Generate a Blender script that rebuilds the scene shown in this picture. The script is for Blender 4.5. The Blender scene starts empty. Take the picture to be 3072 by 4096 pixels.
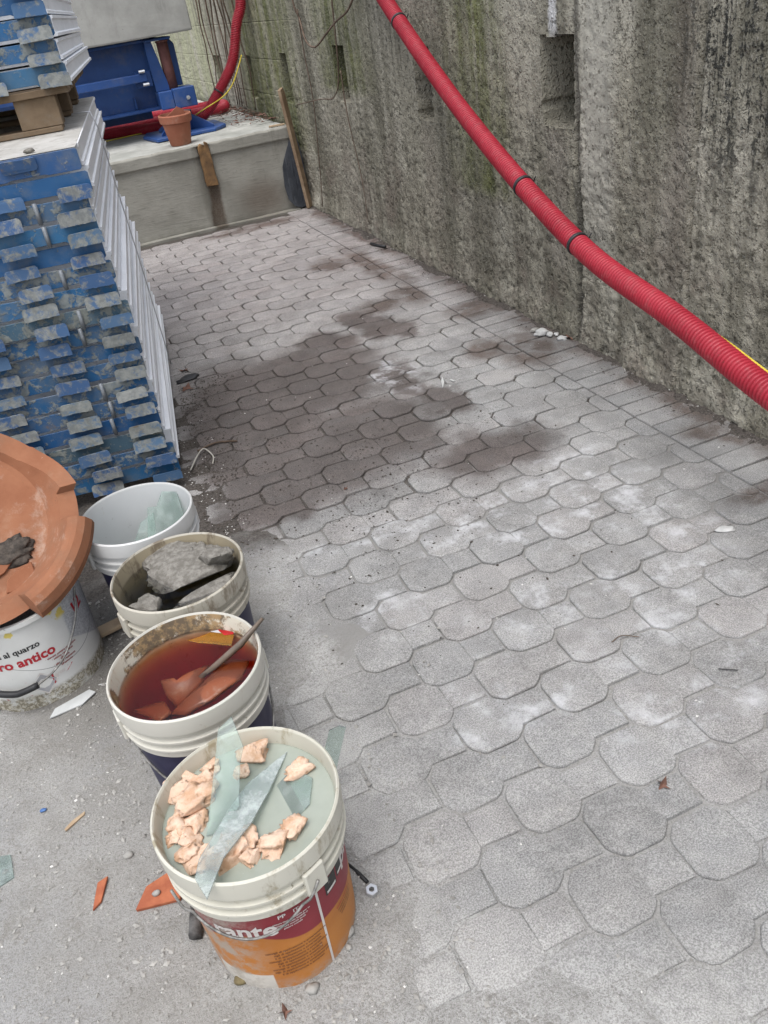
import bpy, bmesh, math, random
import numpy as np
from mathutils import Vector, Matrix, noise as mnoise
R = math.radians
random.seed(7)
rng = np.random.default_rng(11)
S = bpy.context.scene
C = S.collection

# ------------------------------------------------------------------ camera
CAM_H = 1.41
yaw, pitch, roll, FPX = R(17.46083), R(32.68133), R(-9.43806), 3299.44
fw = Vector((math.sin(yaw)*math.cos(pitch), math.cos(yaw)*math.cos(pitch), -math.sin(pitch)))
r0 = Vector((math.cos(yaw), -math.sin(yaw), 0)); u0 = r0.cross(fw)
rt = math.cos(roll)*r0 + math.sin(roll)*u0
up = -math.sin(roll)*r0 + math.cos(roll)*u0
cd = bpy.data.cameras.new('camera'); cam = bpy.data.objects.new('camera', cd); C.objects.link(cam)
cd.sensor_fit = 'VERTICAL'; cd.sensor_height = 36; cd.sensor_width = 36
cd.lens = FPX/4096*36
cd.clip_start = 0.02; cd.clip_end = 500
m = Matrix((rt, up, -fw)).transposed().to_4x4(); m.translation = (0, 0, CAM_H)
cam.matrix_world = m
S.camera = cam

# ------------------------------------------------------------------ world, sun, exposure
SUN_EL, SUN_AZ = R(72), R(215)          # azimuth clockwise from +Y: behind the camera, a little to the left
w = bpy.data.worlds.new('World'); S.world = w; w.use_nodes = True
wt = w.node_tree; wt.nodes.clear()
sky = wt.nodes.new('ShaderNodeTexSky'); sky.sky_type = 'NISHITA'; sky.sun_disc = False
sky.sun_elevation = SUN_EL; sky.sun_rotation = SUN_AZ
sky.air_density = 1.0; sky.dust_density = 3.0; sky.ozone_density = 1.0
hs = wt.nodes.new('ShaderNodeHueSaturation'); hs.inputs['Saturation'].default_value = 0.38
bg = wt.nodes.new('ShaderNodeBackground'); bg.inputs['Strength'].default_value = 0.14
wo = wt.nodes.new('ShaderNodeOutputWorld')
wt.links.new(sky.outputs[0], hs.inputs['Color']); wt.links.new(hs.outputs[0], bg.inputs[0]); wt.links.new(bg.outputs[0], wo.inputs[0])
sd = bpy.data.lights.new('sun', 'SUN'); sun = bpy.data.objects.new('sun', sd); C.objects.link(sun)
sd.energy = 1.0; sd.angle = R(35); sd.color = (0.98, 0.99, 1.0)
sdir = Vector((math.sin(SUN_AZ)*math.cos(SUN_EL), math.cos(SUN_AZ)*math.cos(SUN_EL), math.sin(SUN_EL)))
sun.rotation_euler = sdir.to_track_quat('Z', 'Y').to_euler(); sun.location = sdir*20
S.view_settings.view_transform = 'Standard'; S.view_settings.look = 'None'
S.view_settings.exposure = 0.92; S.view_settings.gamma = 1.0
S.render.engine = 'CYCLES'
S.cycles.use_denoising = True
S.cycles.max_bounces = 10; S.cycles.transmission_bounces = 8; S.cycles.transparent_max_bounces = 8
S.cycles.caustics_refractive = True; S.cycles.caustics_reflective = False
S.cycles.sample_clamp_indirect = 6

# ------------------------------------------------------------------ node helper
class NT:
    def __init__(s, name):
        s.m = bpy.data.materials.new(name); s.m.use_nodes = True
        s.t = s.m.node_tree; s.t.nodes.clear()
        s.out = s.t.nodes.new('ShaderNodeOutputMaterial')
    def n(s, typ, **kw):
        return s.t.nodes.new('ShaderNode'+typ)
    def put(s, sock, v):
        if v is None: return
        if isinstance(v, bpy.types.NodeSocket): s.t.links.new(v, sock)
        else:
            try: sock.default_value = v
            except Exception: sock.default_value = (*v, 1.0)
    def geo(s): return s.n('NewGeometry').outputs['Position']
    def obj(s): return s.n('TexCoord').outputs['Object']
    def rnd(s): return s.n('ObjectInfo').outputs['Random']
    def vm(s, op, a, b=None):
        k = s.n('VectorMath'); k.operation = op; s.put(k.inputs[0], a); s.put(k.inputs[1], b)
        return k.outputs['Value'] if op in ('LENGTH', 'DISTANCE', 'DOT_PRODUCT') else k.outputs[0]
    def mul(s, v, xyz): return s.vm('MULTIPLY', v, xyz)
    def addv(s, a, b): return s.vm('ADD', a, b)
    def xyz(s, v):
        k = s.n('SeparateXYZ'); s.put(k.inputs[0], v); return k.outputs
    def comb(s, x, y, z):
        k = s.n('CombineXYZ'); s.put(k.inputs[0], x); s.put(k.inputs[1], y); s.put(k.inputs[2], z); return k.outputs[0]
    def noise(s, v, scale, detail=4, rough=.6, dist=0, color=False):
        k = s.n('TexNoise'); s.put(k.inputs['Vector'], v)
        k.inputs['Scale'].default_value = scale; k.inputs['Detail'].default_value = detail
        k.inputs['Roughness'].default_value = rough; k.inputs['Distortion'].default_value = dist
        return k.outputs['Color' if color else 'Fac']
    def vor(s, v, scale, feature='F1', rand=1.0, out='Distance'):
        k = s.n('TexVoronoi'); k.feature = feature; s.put(k.inputs['Vector'], v)
        k.inputs['Scale'].default_value = scale; k.inputs['Randomness'].default_value = rand
        return k.outputs[out]
    def mt(s, op, a, b=None, clamp=False):
        k = s.n('Math'); k.operation = op; k.use_clamp = clamp; s.put(k.inputs[0], a); s.put(k.inputs[1], b); return k.outputs[0]
    def mr(s, v, a, b, c=0., d=1., smooth=True):
        k = s.n('MapRange'); k.interpolation_type = 'SMOOTHSTEP' if smooth else 'LINEAR'
        s.put(k.inputs[0], v)
        for i, x in enumerate((a, b, c, d)): s.put(k.inputs[i+1], x)
        return k.outputs[0]
    def ramp(s, f, stops):
        k = s.n('ValToRGB'); s.put(k.inputs[0], f); e = k.color_ramp.elements
        while len(e) < len(stops): e.new(.5)
        for q, (p, c) in zip(e, stops): q.position = p; q.color = (*c, 1) if len(c) == 3 else c
        return k.outputs[0]
    def mix(s, f, a, b, mode='MIX'):
        k = s.n('Mix'); k.data_type = 'RGBA'; k.blend_type = mode; k.clamp_factor = True
        s.put(k.inputs[0], f); s.put(k.inputs[6], a); s.put(k.inputs[7], b); return k.outputs[2]
    def bump(s, hgt, strength=.5, dist=.01, normal=None):
        k = s.n('Bump'); k.inputs['Strength'].default_value = strength; k.inputs['Distance'].default_value = dist
        s.put(k.inputs['Height'], hgt); s.put(k.inputs['Normal'], normal); return k.outputs[0]
    def pr(s, base, rough=.7, metal=0., normal=None, spec=.5, trans=0., ior=1.45, alpha=None, link=True):
        k = s.n('BsdfPrincipled'); s.put(k.inputs['Base Color'], base); s.put(k.inputs['Roughness'], rough)
        s.put(k.inputs['Metallic'], metal); s.put(k.inputs['Normal'], normal)
        s.put(k.inputs['Specular IOR Level'], spec); s.put(k.inputs['Transmission Weight'], trans); s.put(k.inputs['IOR'], ior)
        if link: s.t.links.new(k.outputs[0], s.out.inputs[0])
        return k.outputs[0]

# ------------------------------------------------------------------ mesh helpers
def tag(o, label=None, cat=None, group=None, kind=None):
    if label: o['label'] = label
    if cat: o['category'] = cat
    if group: o['group'] = group
    if kind: o['kind'] = kind
    return o
def link(o, parent=None):
    C.objects.link(o)
    if parent is not None: o.parent = parent
    return o
def mesh(name, v, f, mat=None, smooth=False):
    me = bpy.data.meshes.new(name); me.from_pydata([tuple(map(float, q)) for q in v], [], [tuple(map(int, q)) for q in f]); me.validate(); me.update()
    if mat: me.materials.append(mat)
    if smooth:
        me.polygons.foreach_set('use_smooth', [True]*len(me.polygons))
    return me
def obj(name, data, parent=None, loc=(0, 0, 0), rot=(0, 0, 0)):
    o = bpy.data.objects.new(name, data); o.location = loc; o.rotation_euler = rot
    return link(o, parent)
def mobj(name, v, f, mat, parent=None, smooth=False, loc=(0, 0, 0), rot=(0, 0, 0)):
    return obj(name, mesh(name, v, f, mat, smooth), parent, loc, rot)
def empty(name, loc=(0, 0, 0), rot=(0, 0, 0)):
    o = bpy.data.objects.new(name, None); o.location = loc; o.rotation_euler = rot; o.empty_display_size = .05
    return link(o)
def autosmooth(me, ang=35):
    bm = bmesh.new(); bm.from_mesh(me)
    for f in bm.faces: f.smooth = True
    for e in bm.edges:
        if len(e.link_faces) == 2 and e.calc_face_angle(0) > R(ang): e.smooth = False
    bm.to_mesh(me); bm.free()
def box_mesh(name, x0, x1, y0, y1, z0, z1, mat, bevel=0., seg=1, jit=0., cuts=0, seed=0):
    bm = bmesh.new(); bmesh.ops.create_cube(bm, size=1)
    for v in bm.verts:
        v.co = Vector((x0+(v.co.x+.5)*(x1-x0), y0+(v.co.y+.5)*(y1-y0), z0+(v.co.z+.5)*(z1-z0)))
    if bevel: bmesh.ops.bevel(bm, geom=list(bm.edges), offset=bevel, segments=seg, affect='EDGES', profile=.5)
    if cuts: bmesh.ops.subdivide_edges(bm, edges=list(bm.edges), cuts=cuts, use_grid_fill=True)
    if jit:
        for v in bm.verts:
            q = v.co*9+Vector((seed*3.1, seed, 0)); v.co += Vector((mnoise.noise(q), mnoise.noise(q+Vector((7, 1, 3))), mnoise.noise(q+Vector((2, 9, 5)))))*jit
    me = bpy.data.meshes.new(name); bm.to_mesh(me); bm.free(); me.materials.append(mat); return me
def box(name, x0, x1, y0, y1, z0, z1, mat, parent=None, bevel=0., **k):
    return obj(name, box_mesh(name, x0, x1, y0, y1, z0, z1, mat, bevel, **k), parent)
def lathe(prof, seg=64, a0=0., a1=2*math.pi):
    full = abs(a1-a0-2*math.pi) < 1e-6; n = seg if full else seg+1
    v = []; f = []
    for i in range(n):
        a = a0+(a1-a0)*i/seg; ca, sa = math.cos(a), math.sin(a)
        v += [(r*ca, r*sa, z) for r, z in prof]
    k = len(prof)
    for i in range(seg):
        j = (i+1) % n
        for q in range(k-1): f.append((i*k+q, j*k+q, j*k+q+1, i*k+q+1))
    return v, f
def disc(r, z, seg=64):
    v = [(r*math.cos(2*math.pi*i/seg), r*math.sin(2*math.pi*i/seg), z) for i in range(seg)]
    return v, [tuple(range(seg))]
def spline(pts, n):
    P = [Vector(p) for p in pts]; P = [P[0]*2-P[1]]+P+[P[-1]*2-P[-2]]
    out = []; m_ = len(P)-3
    for i in range(n+1):
        t = i/n*m_; k = min(int(t), m_-1); u = t-k
        a, b, c_, d = P[k:k+4]
        out.append(.5*((2*b)+(c_-a)*u+(2*a-5*b+4*c_-d)*u*u+(3*b-a-3*c_+d)*u**3))
    return out
def resample(pts, step):
    out = [pts[0].copy()]; acc = 0.
    for a, b in zip(pts, pts[1:]):
        L = (b-a).length; pos = step-acc
        while pos <= L:
            out.append(a.lerp(b, pos/L)); pos += step
        acc = (acc+L) % step if L > 0 else acc
        acc = L-(pos-step)
    return out
def tube(pts, rad, seg=8, cap=True):
    P = [Vector(p) for p in pts]; n = len(P)
    rr = rad if hasattr(rad, '__len__') else [rad]*n
    v = []; f = []; nrm = None
    for i in range(n):
        t = (P[min(i+1, n-1)]-P[max(i-1, 0)]).normalized()
        if nrm is None:
            nrm = t.orthogonal().normalized()
        nrm = (nrm-t*nrm.dot(t)).normalized(); b = t.cross(nrm)
        for k in range(seg):
            a = 2*math.pi*k/seg; v.append(P[i]+(nrm*math.cos(a)+b*math.sin(a))*rr[i])
    for i in range(n-1):
        for k in range(seg):
            f.append((i*seg+k, i*seg+(k+1) % seg, (i+1)*seg+(k+1) % seg, (i+1)*seg+k))
    if cap: f.append(tuple(range(seg-1, -1, -1))); f.append(tuple((n-1)*seg+k for k in range(seg)))
    return v, f
def rock_mesh(name, sx, sy, sz, mat, seed=0, sub=3, amp=.35, freq=1.6, fine=.1, smooth=True, flat=0, cuts=0):
    rc = random.Random(seed*31+1); pl = []
    for _ in range(cuts):
        pl.append((Vector((rc.gauss(0, 1), rc.gauss(0, 1), rc.gauss(0, .7))).normalized(), rc.uniform(.42, .8)))
    bm = bmesh.new(); bmesh.ops.create_icosphere(bm, subdivisions=sub, radius=1)
    o = Vector((seed*1.37, seed*2.11, seed*.73))
    for v in bm.verts:
        p = v.co.copy(); q = p*freq+o
        d = 1+amp*mnoise.noise(q)+amp*.6*mnoise.noise(q*2.1)+fine*mnoise.noise(q*5.3)+fine*.6*mnoise.noise(q*11)+(fine*.22*(abs(mnoise.noise(q*17))-.3)+fine*.12*mnoise.noise(q*37) if sub > 4 else 0)
        p *= d
        for n_, d_ in pl:
            e = p.dot(n_)-d_
            if e > 0: p -= n_*e*.93
        if flat and p.z > flat: p.z = flat+(p.z-flat)*.25
        v.co = Vector((p.x*sx, p.y*sy, p.z*sz))
    me = bpy.data.meshes.new(name); bm.to_mesh(me); bm.free(); me.materials.append(mat)
    if smooth: me.polygons.foreach_set('use_smooth', [True]*len(me.polygons))
    return me
def plate_mesh(name, outline, thick, mat, bevel=0., z=None):
    """outline: list of 2D points (z up local) -> flat slab of given thickness in +z"""
    bm = bmesh.new(); vs = [bm.verts.new((p[0], p[1], 0)) for p in outline]; fc = bm.faces.new(vs)
    bm.normal_update()
    if fc.normal.z < 0: fc.normal_flip()
    r = bmesh.ops.extrude_face_region(bm, geom=[fc])
    for g in r['geom']:
        if isinstance(g, bmesh.types.BMVert): g.co.z += thick
    bmesh.ops.recalc_face_normals(bm, faces=bm.faces)
    if bevel: bmesh.ops.bevel(bm, geom=list(bm.edges), offset=bevel, segments=1, affect='EDGES')
    me = bpy.data.meshes.new(name); bm.to_mesh(me); bm.free(); me.materials.append(mat); return me
def sheet3(name, pts, thick, mat):
    """slab from a 3D outline (nearly planar): offsets along mean normal"""
    P = [Vector(p) for p in pts]; n = Vector((0, 0, 0))
    for a, b in zip(P, P[1:]+P[:1]): n += a.cross(b)
    n.normalize()
    if n.z < 0: P.reverse(); n = -n
    k = len(P); v = P+[p+n*thick for p in P]
    f = [tuple(range(k-1, -1, -1)), tuple(range(k, 2*k))]+[(i, (i+1) % k, (i+1) % k+k, i+k) for i in range(k)]
    return mesh(name, v, f, mat)
# numpy value noise
_LAT = {}
def vn(x, y, seed):
    if seed not in _LAT: _LAT[seed] = np.random.default_rng(seed).random((256, 256))
    L = _LAT[seed]; xi = np.floor(x).astype(int); yi = np.floor(y).astype(int); fx = x-xi; fy = y-yi
    fx = fx*fx*(3-2*fx); fy = fy*fy*(3-2*fy); a = xi & 255; b = yi & 255; a1 = (a+1) & 255; b1 = (b+1) & 255
    return (L[a, b]*(1-fx)+L[a1, b]*fx)*(1-fy)+(L[a, b1]*(1-fx)+L[a1, b1]*fx)*fy
def fbm(x, y, seed, oct=4, gain=.5):
    s = 0; a = 1; t = 0
    for i in range(oct): s = s+a*vn(x*2**i+17*i, y*2**i+5*i, seed+i); t += a; a *= gain
    return s/t
def sstep(v, a, b):
    t = np.clip((v-a)/(b-a), 0, 1); return t*t*(3-2*t)
def grid_obj(name, X, Y, Z, mat, parent=None, smooth=True):
    ny, nx = X.shape; co = np.stack([X, Y, Z], -1).reshape(-1, 3).astype(np.float32)
    i = np.arange(ny*nx).reshape(ny, nx)
    q = np.stack([i[:-1, :-1], i[:-1, 1:], i[1:, 1:], i[1:, :-1]], -1).reshape(-1, 4)
    me = bpy.data.meshes.new(name); me.vertices.add(len(co)); me.vertices.foreach_set('co', co.ravel())
    me.loops.add(q.size); me.loops.foreach_set('vertex_index', q.ravel().astype(np.int32))
    me.polygons.add(len(q)); me.polygons.foreach_set('loop_start', np.arange(0, q.size, 4, dtype=np.int32))
    if smooth: me.polygons.foreach_set('use_smooth', np.ones(len(q), bool))
    me.update(calc_edges=True); me.validate(); me.materials.append(mat)
    return obj(name, me, parent)

# ------------------------------------------------------------------ materials
def blobs(N, pos, lst, amp=.10, nscale=5.0, soft=.45):
    """irregular stain field: union of noise-warped ellipses (cx, cy, rx, ry) on the ground, in metres"""
    wob = N.noise(pos, nscale, 5, .62, color=True)
    p = N.addv(pos, N.mul(N.addv(wob, (-.5, -.5, -.5)), (amp*2, amp*2, 0)))
    acc = None
    for cx, cy, rx, ry in lst:
        d = N.vm('LENGTH', N.mul(N.addv(p, (-cx, -cy, 0)), (1/rx, 1/ry, 0)))
        f = N.mr(d, 1.0+soft*.35, 1.0-soft*.65)
        acc = f if acc is None else N.mt('MAXIMUM', acc, f)
    return acc
DAMP = [(0.50, 3.15, 0.346, 0.62), (0.79, 3.26, 0.403, 0.46), (0.60, 2.59, 0.442, 0.4), (0.84, 2.64, 0.288, 0.34), (1.12, 2.24, 0.25, 0.2), (0.35, 2.34, 0.211, 0.16), (1.12, 2.92, 0.096, 0.36), (0.99, 3.59, 0.154, 0.18), (1.25, 3.73, 0.115, 0.24), (1.34, 3.51, 0.096, 0.14), (0.31, 2.79, 0.154, 0.6), (1.19, 2.71, 0.0768, 0.16)]
TRAIL = [(1.63, 4.60, 0.096, 0.55), (1.58, 3.93, 0.115, 0.2), (1.74, 3.52, 0.154, 0.13), (1.40, 3.93, 0.154, 0.1), (1.44, 4.83, 0.134, 0.2), (1.31, 6.21, 0.403, 0.12), (1.75, 1.95, 0.115, 0.08), (1.86, 2.10, 0.096, 0.9), (1.87, 3.50, 0.115, 1.2), (1.84, 5.51, 0.0768, 1.2), (1.54, 3.02, 0.115, 0.12), (1.68, 2.92, 0.154, 0.22), (1.70, 1.55, 0.192, 0.06)]
WHITE = [(1.25, 1.78, 0.25, 0.22), (0.80, 1.89, 0.154, 0.1), (1.00, 1.73, 0.173, 0.12), (1.37, 1.58, 0.115, 0.14), (1.08, 1.42, 0.154, 0.12), (0.65, 1.12, 0.115, 0.06), (0.61, 1.99, 0.192, 0.08), (1.02, 1.96, 0.192, 0.07), (1.25, 1.98, 0.192, 0.12), (1.11, 3.05, 0.096, 0.2), (.78, 1.42, .2, .1), (1.0, 1.22, .2, .1), (1.25, 1.35, .16, .12), (.5, 1.62, .16, .1), (.9, .98, .2, .1), (.55, 1.2, .14, .1), (1.2, 1.05, .14, .1), (.6, 2.0, .25, .07)]
def ground_tone(N, pos, col):
    damp = blobs(N, pos, DAMP, .15, 4.8, .62)
    trail = blobs(N, pos, TRAIL, .13, 4.5, .8)
    wob = N.noise(pos, 7, 5, .7)
    dm = N.mt('MULTIPLY', damp, N.mr(wob, .25, .50, .82, 1.0))
    tr = N.mt('MULTIPLY', trail, N.mr(wob, .32, .56, .25, 1.))
    col = N.mix(dm, col, N.mix(1.0, col, (.40, .355, .342), 'MULTIPLY'))
    col = N.mix(tr, col, N.mix(1.0, col, (.42, .355, .325), 'MULTIPLY'))
    wh = N.mt('MULTIPLY', blobs(N, pos, WHITE, .16, 6, .9), N.mr(N.noise(pos, 11, 6, .7), .46, .70))
    col = N.mix(N.mt('MULTIPLY', wh, .8), col, (.58, .58, .59))
    return col, N.mt('MAXIMUM', dm, tr)
def dust_mask(N, pos):
    x = N.xyz(pos); wob = N.mt('MULTIPLY', N.mt('SUBTRACT', N.noise(pos, 6, 5, .65), .5), .40)
    a = N.mt('DIVIDE', N.mt('SUBTRACT', .28, x[0]), .22)
    b = N.mt('DIVIDE', N.mt('SUBTRACT', .95, N.mt('ADD', x[1], N.mt('MULTIPLY', x[0], .7))), .20)
    near = N.mr(x[1], 2.28, 2.02)
    return N.mt('MULTIPLY', N.mr(N.mt('ADD', N.mt('MAXIMUM', a, b), N.mt('MULTIPLY', wob, 3.2)), -.55, .55), near)

def m_paver(name, tint=(1, 1, 1)):
    N = NT(name); pos = N.geo(); x = N.xyz(pos)
    rn = N.rnd()
    base = N.ramp(rn, [(0, (.255, .252, .247)), (.35, (.285, .282, .276)), (.7, (.305, .300, .293)), (.9, (.295, .284, .276)), (1, (.272, .270, .267))])
    far = N.mr(x[1], 2.6, 4.9)
    base = N.mix(N.mt('MULTIPLY', far, .85), base, N.mix(1., base, (1.03, .955, .95), 'MULTIPLY'))
    g = N.noise(pos, 210, 3, .7); g2 = N.noise(pos, 700, 2, .6); lg = N.noise(pos, 14, 5, .65)
    gr_ = N.noise(pos, 330, 3, .8)
    base = N.mix(N.mr(gr_, .36, .64), N.mix(1., base, (.62, .62, .62), 'MULTIPLY'), N.mix(1., base, (1.38, 1.38, 1.37), 'MULTIPLY'))
    base = N.mix(N.mr(g, .56, .68, 0, .45), base, (.50, .495, .485))
    base = N.mix(N.mr(g2, .60, .72, 0, .6), base, (.085, .083, .08))
    base = N.mix(N.mr(lg, .35, .68, 0, .55), base, N.mix(1., base, (1.32, 1.3, 1.28), 'MULTIPLY'))
    base = N.mix(N.mr(N.noise(pos, 4.5, 4, .6), .58, .40, 0, .6), base, N.mix(1., base, (.74, .73, .72), 'MULTIPLY'))
    col, wet = ground_tone(N, pos, base)
    sp = N.vor(N.addv(pos, N.mul(N.noise(pos, 60, 2, .5, color=True), (.012, .012, .012))), 95)
    spk = N.mt('MULTIPLY', N.mr(sp, .24, .16), N.mr(N.noise(pos, 3.1, 3, .6), .42, .58))
    col = N.mix(N.mt('MULTIPLY', spk, N.mr(x[1], 1.8, 2.2, 0, .75)), col, (.055, .05, .047))
    dm = dust_mask(N, pos)
    film = N.mt('MULTIPLY', dm, N.mr(N.noise(pos, 38, 5, .7), .30, .60, .35, .95))
    gen = N.mt('MULTIPLY', N.mr(x[1], 2.2, 1.15), N.mr(N.noise(pos, 24, 5, .75), .45, .75, .0, .5))
    col = N.mix(N.mt('MAXIMUM', film, gen), col, N.mix(N.mr(gr_, .38, .62), (.30, .292, .275), (.50, .49, .47)))
    h = N.mt('ADD', N.mt('MULTIPLY', g, .7), gr_)
    bm = N.bump(h, .8, .0035, N.bump(lg, .35, .004))
    N.pr(col, N.mr(wet, 0, 1, .92, .72), 0, bm, .3)
    return N.m
MP = m_paver('paver_concrete')
def m_sand():
    N = NT('sand_dust'); pos = N.geo(); x = N.xyz(pos)
    n1 = N.noise(pos, 9, 6, .68); n2 = N.noise(pos, 140, 4, .7); n3 = N.noise(pos, 480, 3, .65); n0 = N.noise(pos, 2.6, 4, .6)
    light = N.mix(N.mr(n1, .35, .66), (.35, .342, .325), (.47, .462, .445))
    light = N.mix(N.mr(n0, .48, .62, 0, .55), light, (.40, .405, .415))
    light = N.mix(N.mr(n2, .48, .66, 0, .62), light, (.19, .178, .16))
    light = N.mix(N.mt('MULTIPLY', N.mr(N.noise(pos, 5.5, 6, .72), .52, .66), N.mr(n2, .35, .6)), light, (.235, .222, .20))
    light = N.mix(N.mr(N.noise(N.addv(pos, (3, 7, 0)), 3.4, 6, .7), .60, .70, 0, .55), light, (.52, .51, .50))
    light = N.mix(N.mr(n3, .56, .68, 0, .75), light, (.62, .61, .585))
    light = N.mix(N.mr(N.noise(pos, 300, 3, .8), .50, .38, 0, .65), light, (.17, .163, .15))
    rub = N.mr(N.vm('LENGTH', N.mul(N.addv(pos, (.22, -1.27, 0)), (2.2, 1.1, 0))), 1.15, .5)
    light = N.mix(N.mt('MULTIPLY', rub, .45), light, (.25, .235, .21))
    rb2 = N.mr(N.vm('LENGTH', N.mul(N.addv(pos, (.16, -1.98, 0)), (2.6, 2.2, 0))), 1.25, .5)
    light = N.mix(N.mt('MULTIPLY', rb2, N.mr(n2, .3, .6, .9, .55)), light, (.125, .115, .10))
    dark = N.mix(N.mr(n2, .35, .65), (.050, .044, .039), (.120, .105, .093))
    dark = N.mix(N.mr(n3, .62, .72, 0, .8), dark, (.36, .33, .30))
    f = N.mt('MULTIPLY', N.mr(N.mt('ADD', x[1], N.mt('MULTIPLY', N.mt('SUBTRACT', n1, .5), .5)), 2.30, 2.0), N.mr(x[0], 1.80, 1.60))
    j = N.mr(N.mt('MAXIMUM', dust_mask(N, pos), N.mr(x[1], 2.0, 1.15, 0, .28)), 0, .5)
    mid = N.mix(j, (.265, .257, .242), light)
    col = N.mix(f, dark, mid)
    hgt = N.mt('ADD', N.mt('MULTIPLY', n2, 1.0), N.mt('MULTIPLY', n3, .45))
    N.pr(col, .95, 0, N.bump(hgt, .9, .006), .2); return N.m
MS = m_sand()
def m_wall():
    N = NT('old_mossy_concrete'); pos = N.geo(); x = N.xyz(pos)
    st = N.comb(0, N.mt('MULTIPLY', x[1], 1.0), N.mt('MULTIPLY', x[2], .10))
    s1 = N.noise(st, 2.6, 4, .6, .3); s2 = N.noise(st, 8.0, 4, .65, .2); s3 = N.noise(st, 30, 4, .7)
    pt = N.noise(pos, 46, 5, .72); pf = N.noise(pos, 110, 4, .7); lg = N.noise(pos, 2.0, 5, .65); md = N.noise(pos, 6.5, 6, .7)
    base = N.mix(N.mr(lg, .35, .65), (.37, .345, .275), (.48, .452, .375))
    base = N.mix(N.mr(s1, .47, .64, 0, .78), base, (.160, .150, .110))
    base = N.mix(N.mr(s2, .50, .64, 0, .58), base, (.130, .122, .090))
    base = N.mix(N.mr(N.noise(st, 22, 3, .6), .56, .70, 0, .45), base, (.10, .095, .072))
    base = N.mix(N.mr(s3, .60, .74, 0, .4), base, (.40, .385, .35))
    low = N.mr(x[2], 1.0, .15)
    base = N.mix(N.mt('MULTIPLY', low, N.mr(md, .40, .60, .05, .66)), base, (.175, .155, .12))
    base = N.mix(N.mt('MULTIPLY', low, N.mr(N.noise(pos, 4.0, 4, .6), .52, .66, 0, .5)), base, (.205, .165, .135))
    # pale drip marks, tan wash below the weep holes
    wob = N.mt('MULTIPLY', N.mt('SUBTRACT', N.noise(pos, 14, 4, .7), .5), .05)
    yy = N.mt('ADD', x[1], wob)
    def band(c, hw, z0, z1, soft=.03):
        a = N.mr(N.mt('ABSOLUTE', N.mt('SUBTRACT', yy, c)), hw+soft, hw-soft)
        return N.mt('MULTIPLY', a, N.mt('MULTIPLY', N.mr(x[2], z0-.04, z0+.04), N.mr(x[2], z1+.08, z1-.08)))
    base = N.mix(N.mt('MULTIPLY', band(2.985, .028, 1.15, 4, .011), .92), base, (.66, .66, .66))
    base = N.mix(N.mt('MULTIPLY', band(2.99, .07, .28, .83, .05), .55), base, (.37, .335, .285))
    base = N.mix(N.mt('MULTIPLY', band(2.72, .10, .35, 1.6, .05), .50), base, (.345, .335, .30))
    base = N.mix(N.mt('MULTIPLY', band(4.18, .09, .25, .75, .06), .6), base, (.33, .295, .24))
    base = N.mix(N.mt('MULTIPLY', band(5.5, .10, 0, .78, .06), .4), base, (.30, .27, .22))
    base = N.mix(N.mt('MULTIPLY', band(2.27, .05, 0, 3, .05), .55), base, (.13, .105, .085))
    base = N.mix(N.mt('MULTIPLY', band(2.835, .016, 0, 1.3, .013), .8), base, (.075, .07, .06))
    # algae
    alg = N.mt('MAXIMUM', band(3.62, .22, .5, 3, .16), N.mt('MAXIMUM', band(5.35, .38, .85, 3, .25), band(7.1, .8, .4, 3, .3)))
    base = N.mix(N.mt('MULTIPLY', alg, N.mr(s2, .36, .60, .35, .95)), base, N.mix(N.mr(md, .4, .62), (.105, .115, .047), (.19, .20, .085)))
    base = N.mix(N.mt('MULTIPLY', N.mr(x[1], 8.5, 9.5), N.mr(s2, .35, .6)), base, (.42, .42, .28))
    # black lichen on the near panel
    bl = N.mt('MULTIPLY', N.mr(x[1], 2.42, 2.15), N.mr(x[2], .55, .95))
    base = N.mix(N.mt('MULTIPLY', bl, N.mr(N.mt('ADD', N.mt('MULTIPLY', s3, .5), N.mt('MULTIPLY', pt, .6)), .54, .62)), base, (.042, .042, .036))
    # exposed aggregate grain
    base = N.mix(N.mr(pt, .47, .37, 0, .75), base, (.075, .070, .052))
    base = N.mix(N.mr(pf, .54, .70, 0, .55), base, (.43, .415, .375))
    ag = N.vor(N.addv(pos, N.mul(N.noise(pos, 30, 3, .6, color=True), (.03, .03, .03))), 62)
    agg = N.mr(ag, .05, .45, 1, 0)
    smooth = N.mt('MAXIMUM', band(2.72, .10, .5, 1.6, .05), N.mr(x[1], 5.8, 7.0))
    rough_amt = N.mt('SUBTRACT', 1.0, N.mt('MULTIPLY', smooth, .75))
    h = N.mt('MULTIPLY', N.mt('ADD', N.mt('MULTIPLY', agg, .7), N.mt('ADD', N.mt('MULTIPLY', pt, 1.6), N.mt('MULTIPLY', pf, .6))), rough_amt)
    boards = N.mt('MULTIPLY', N.mr(N.mt('ABSOLUTE', N.mt('SUBTRACT', N.mt('FRACT', N.mt('MULTIPLY', x[2], 4.0)), .5)), .47, .5), .5)
    h = N.mt('SUBTRACT', h, N.mt('MULTIPLY', boards, N.mr(x[1], 5.6, 7.2)))
    N.pr(base, .93, 0, N.bump(h, 1.0, .010), .25); return N.m
MW = m_wall()
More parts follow.
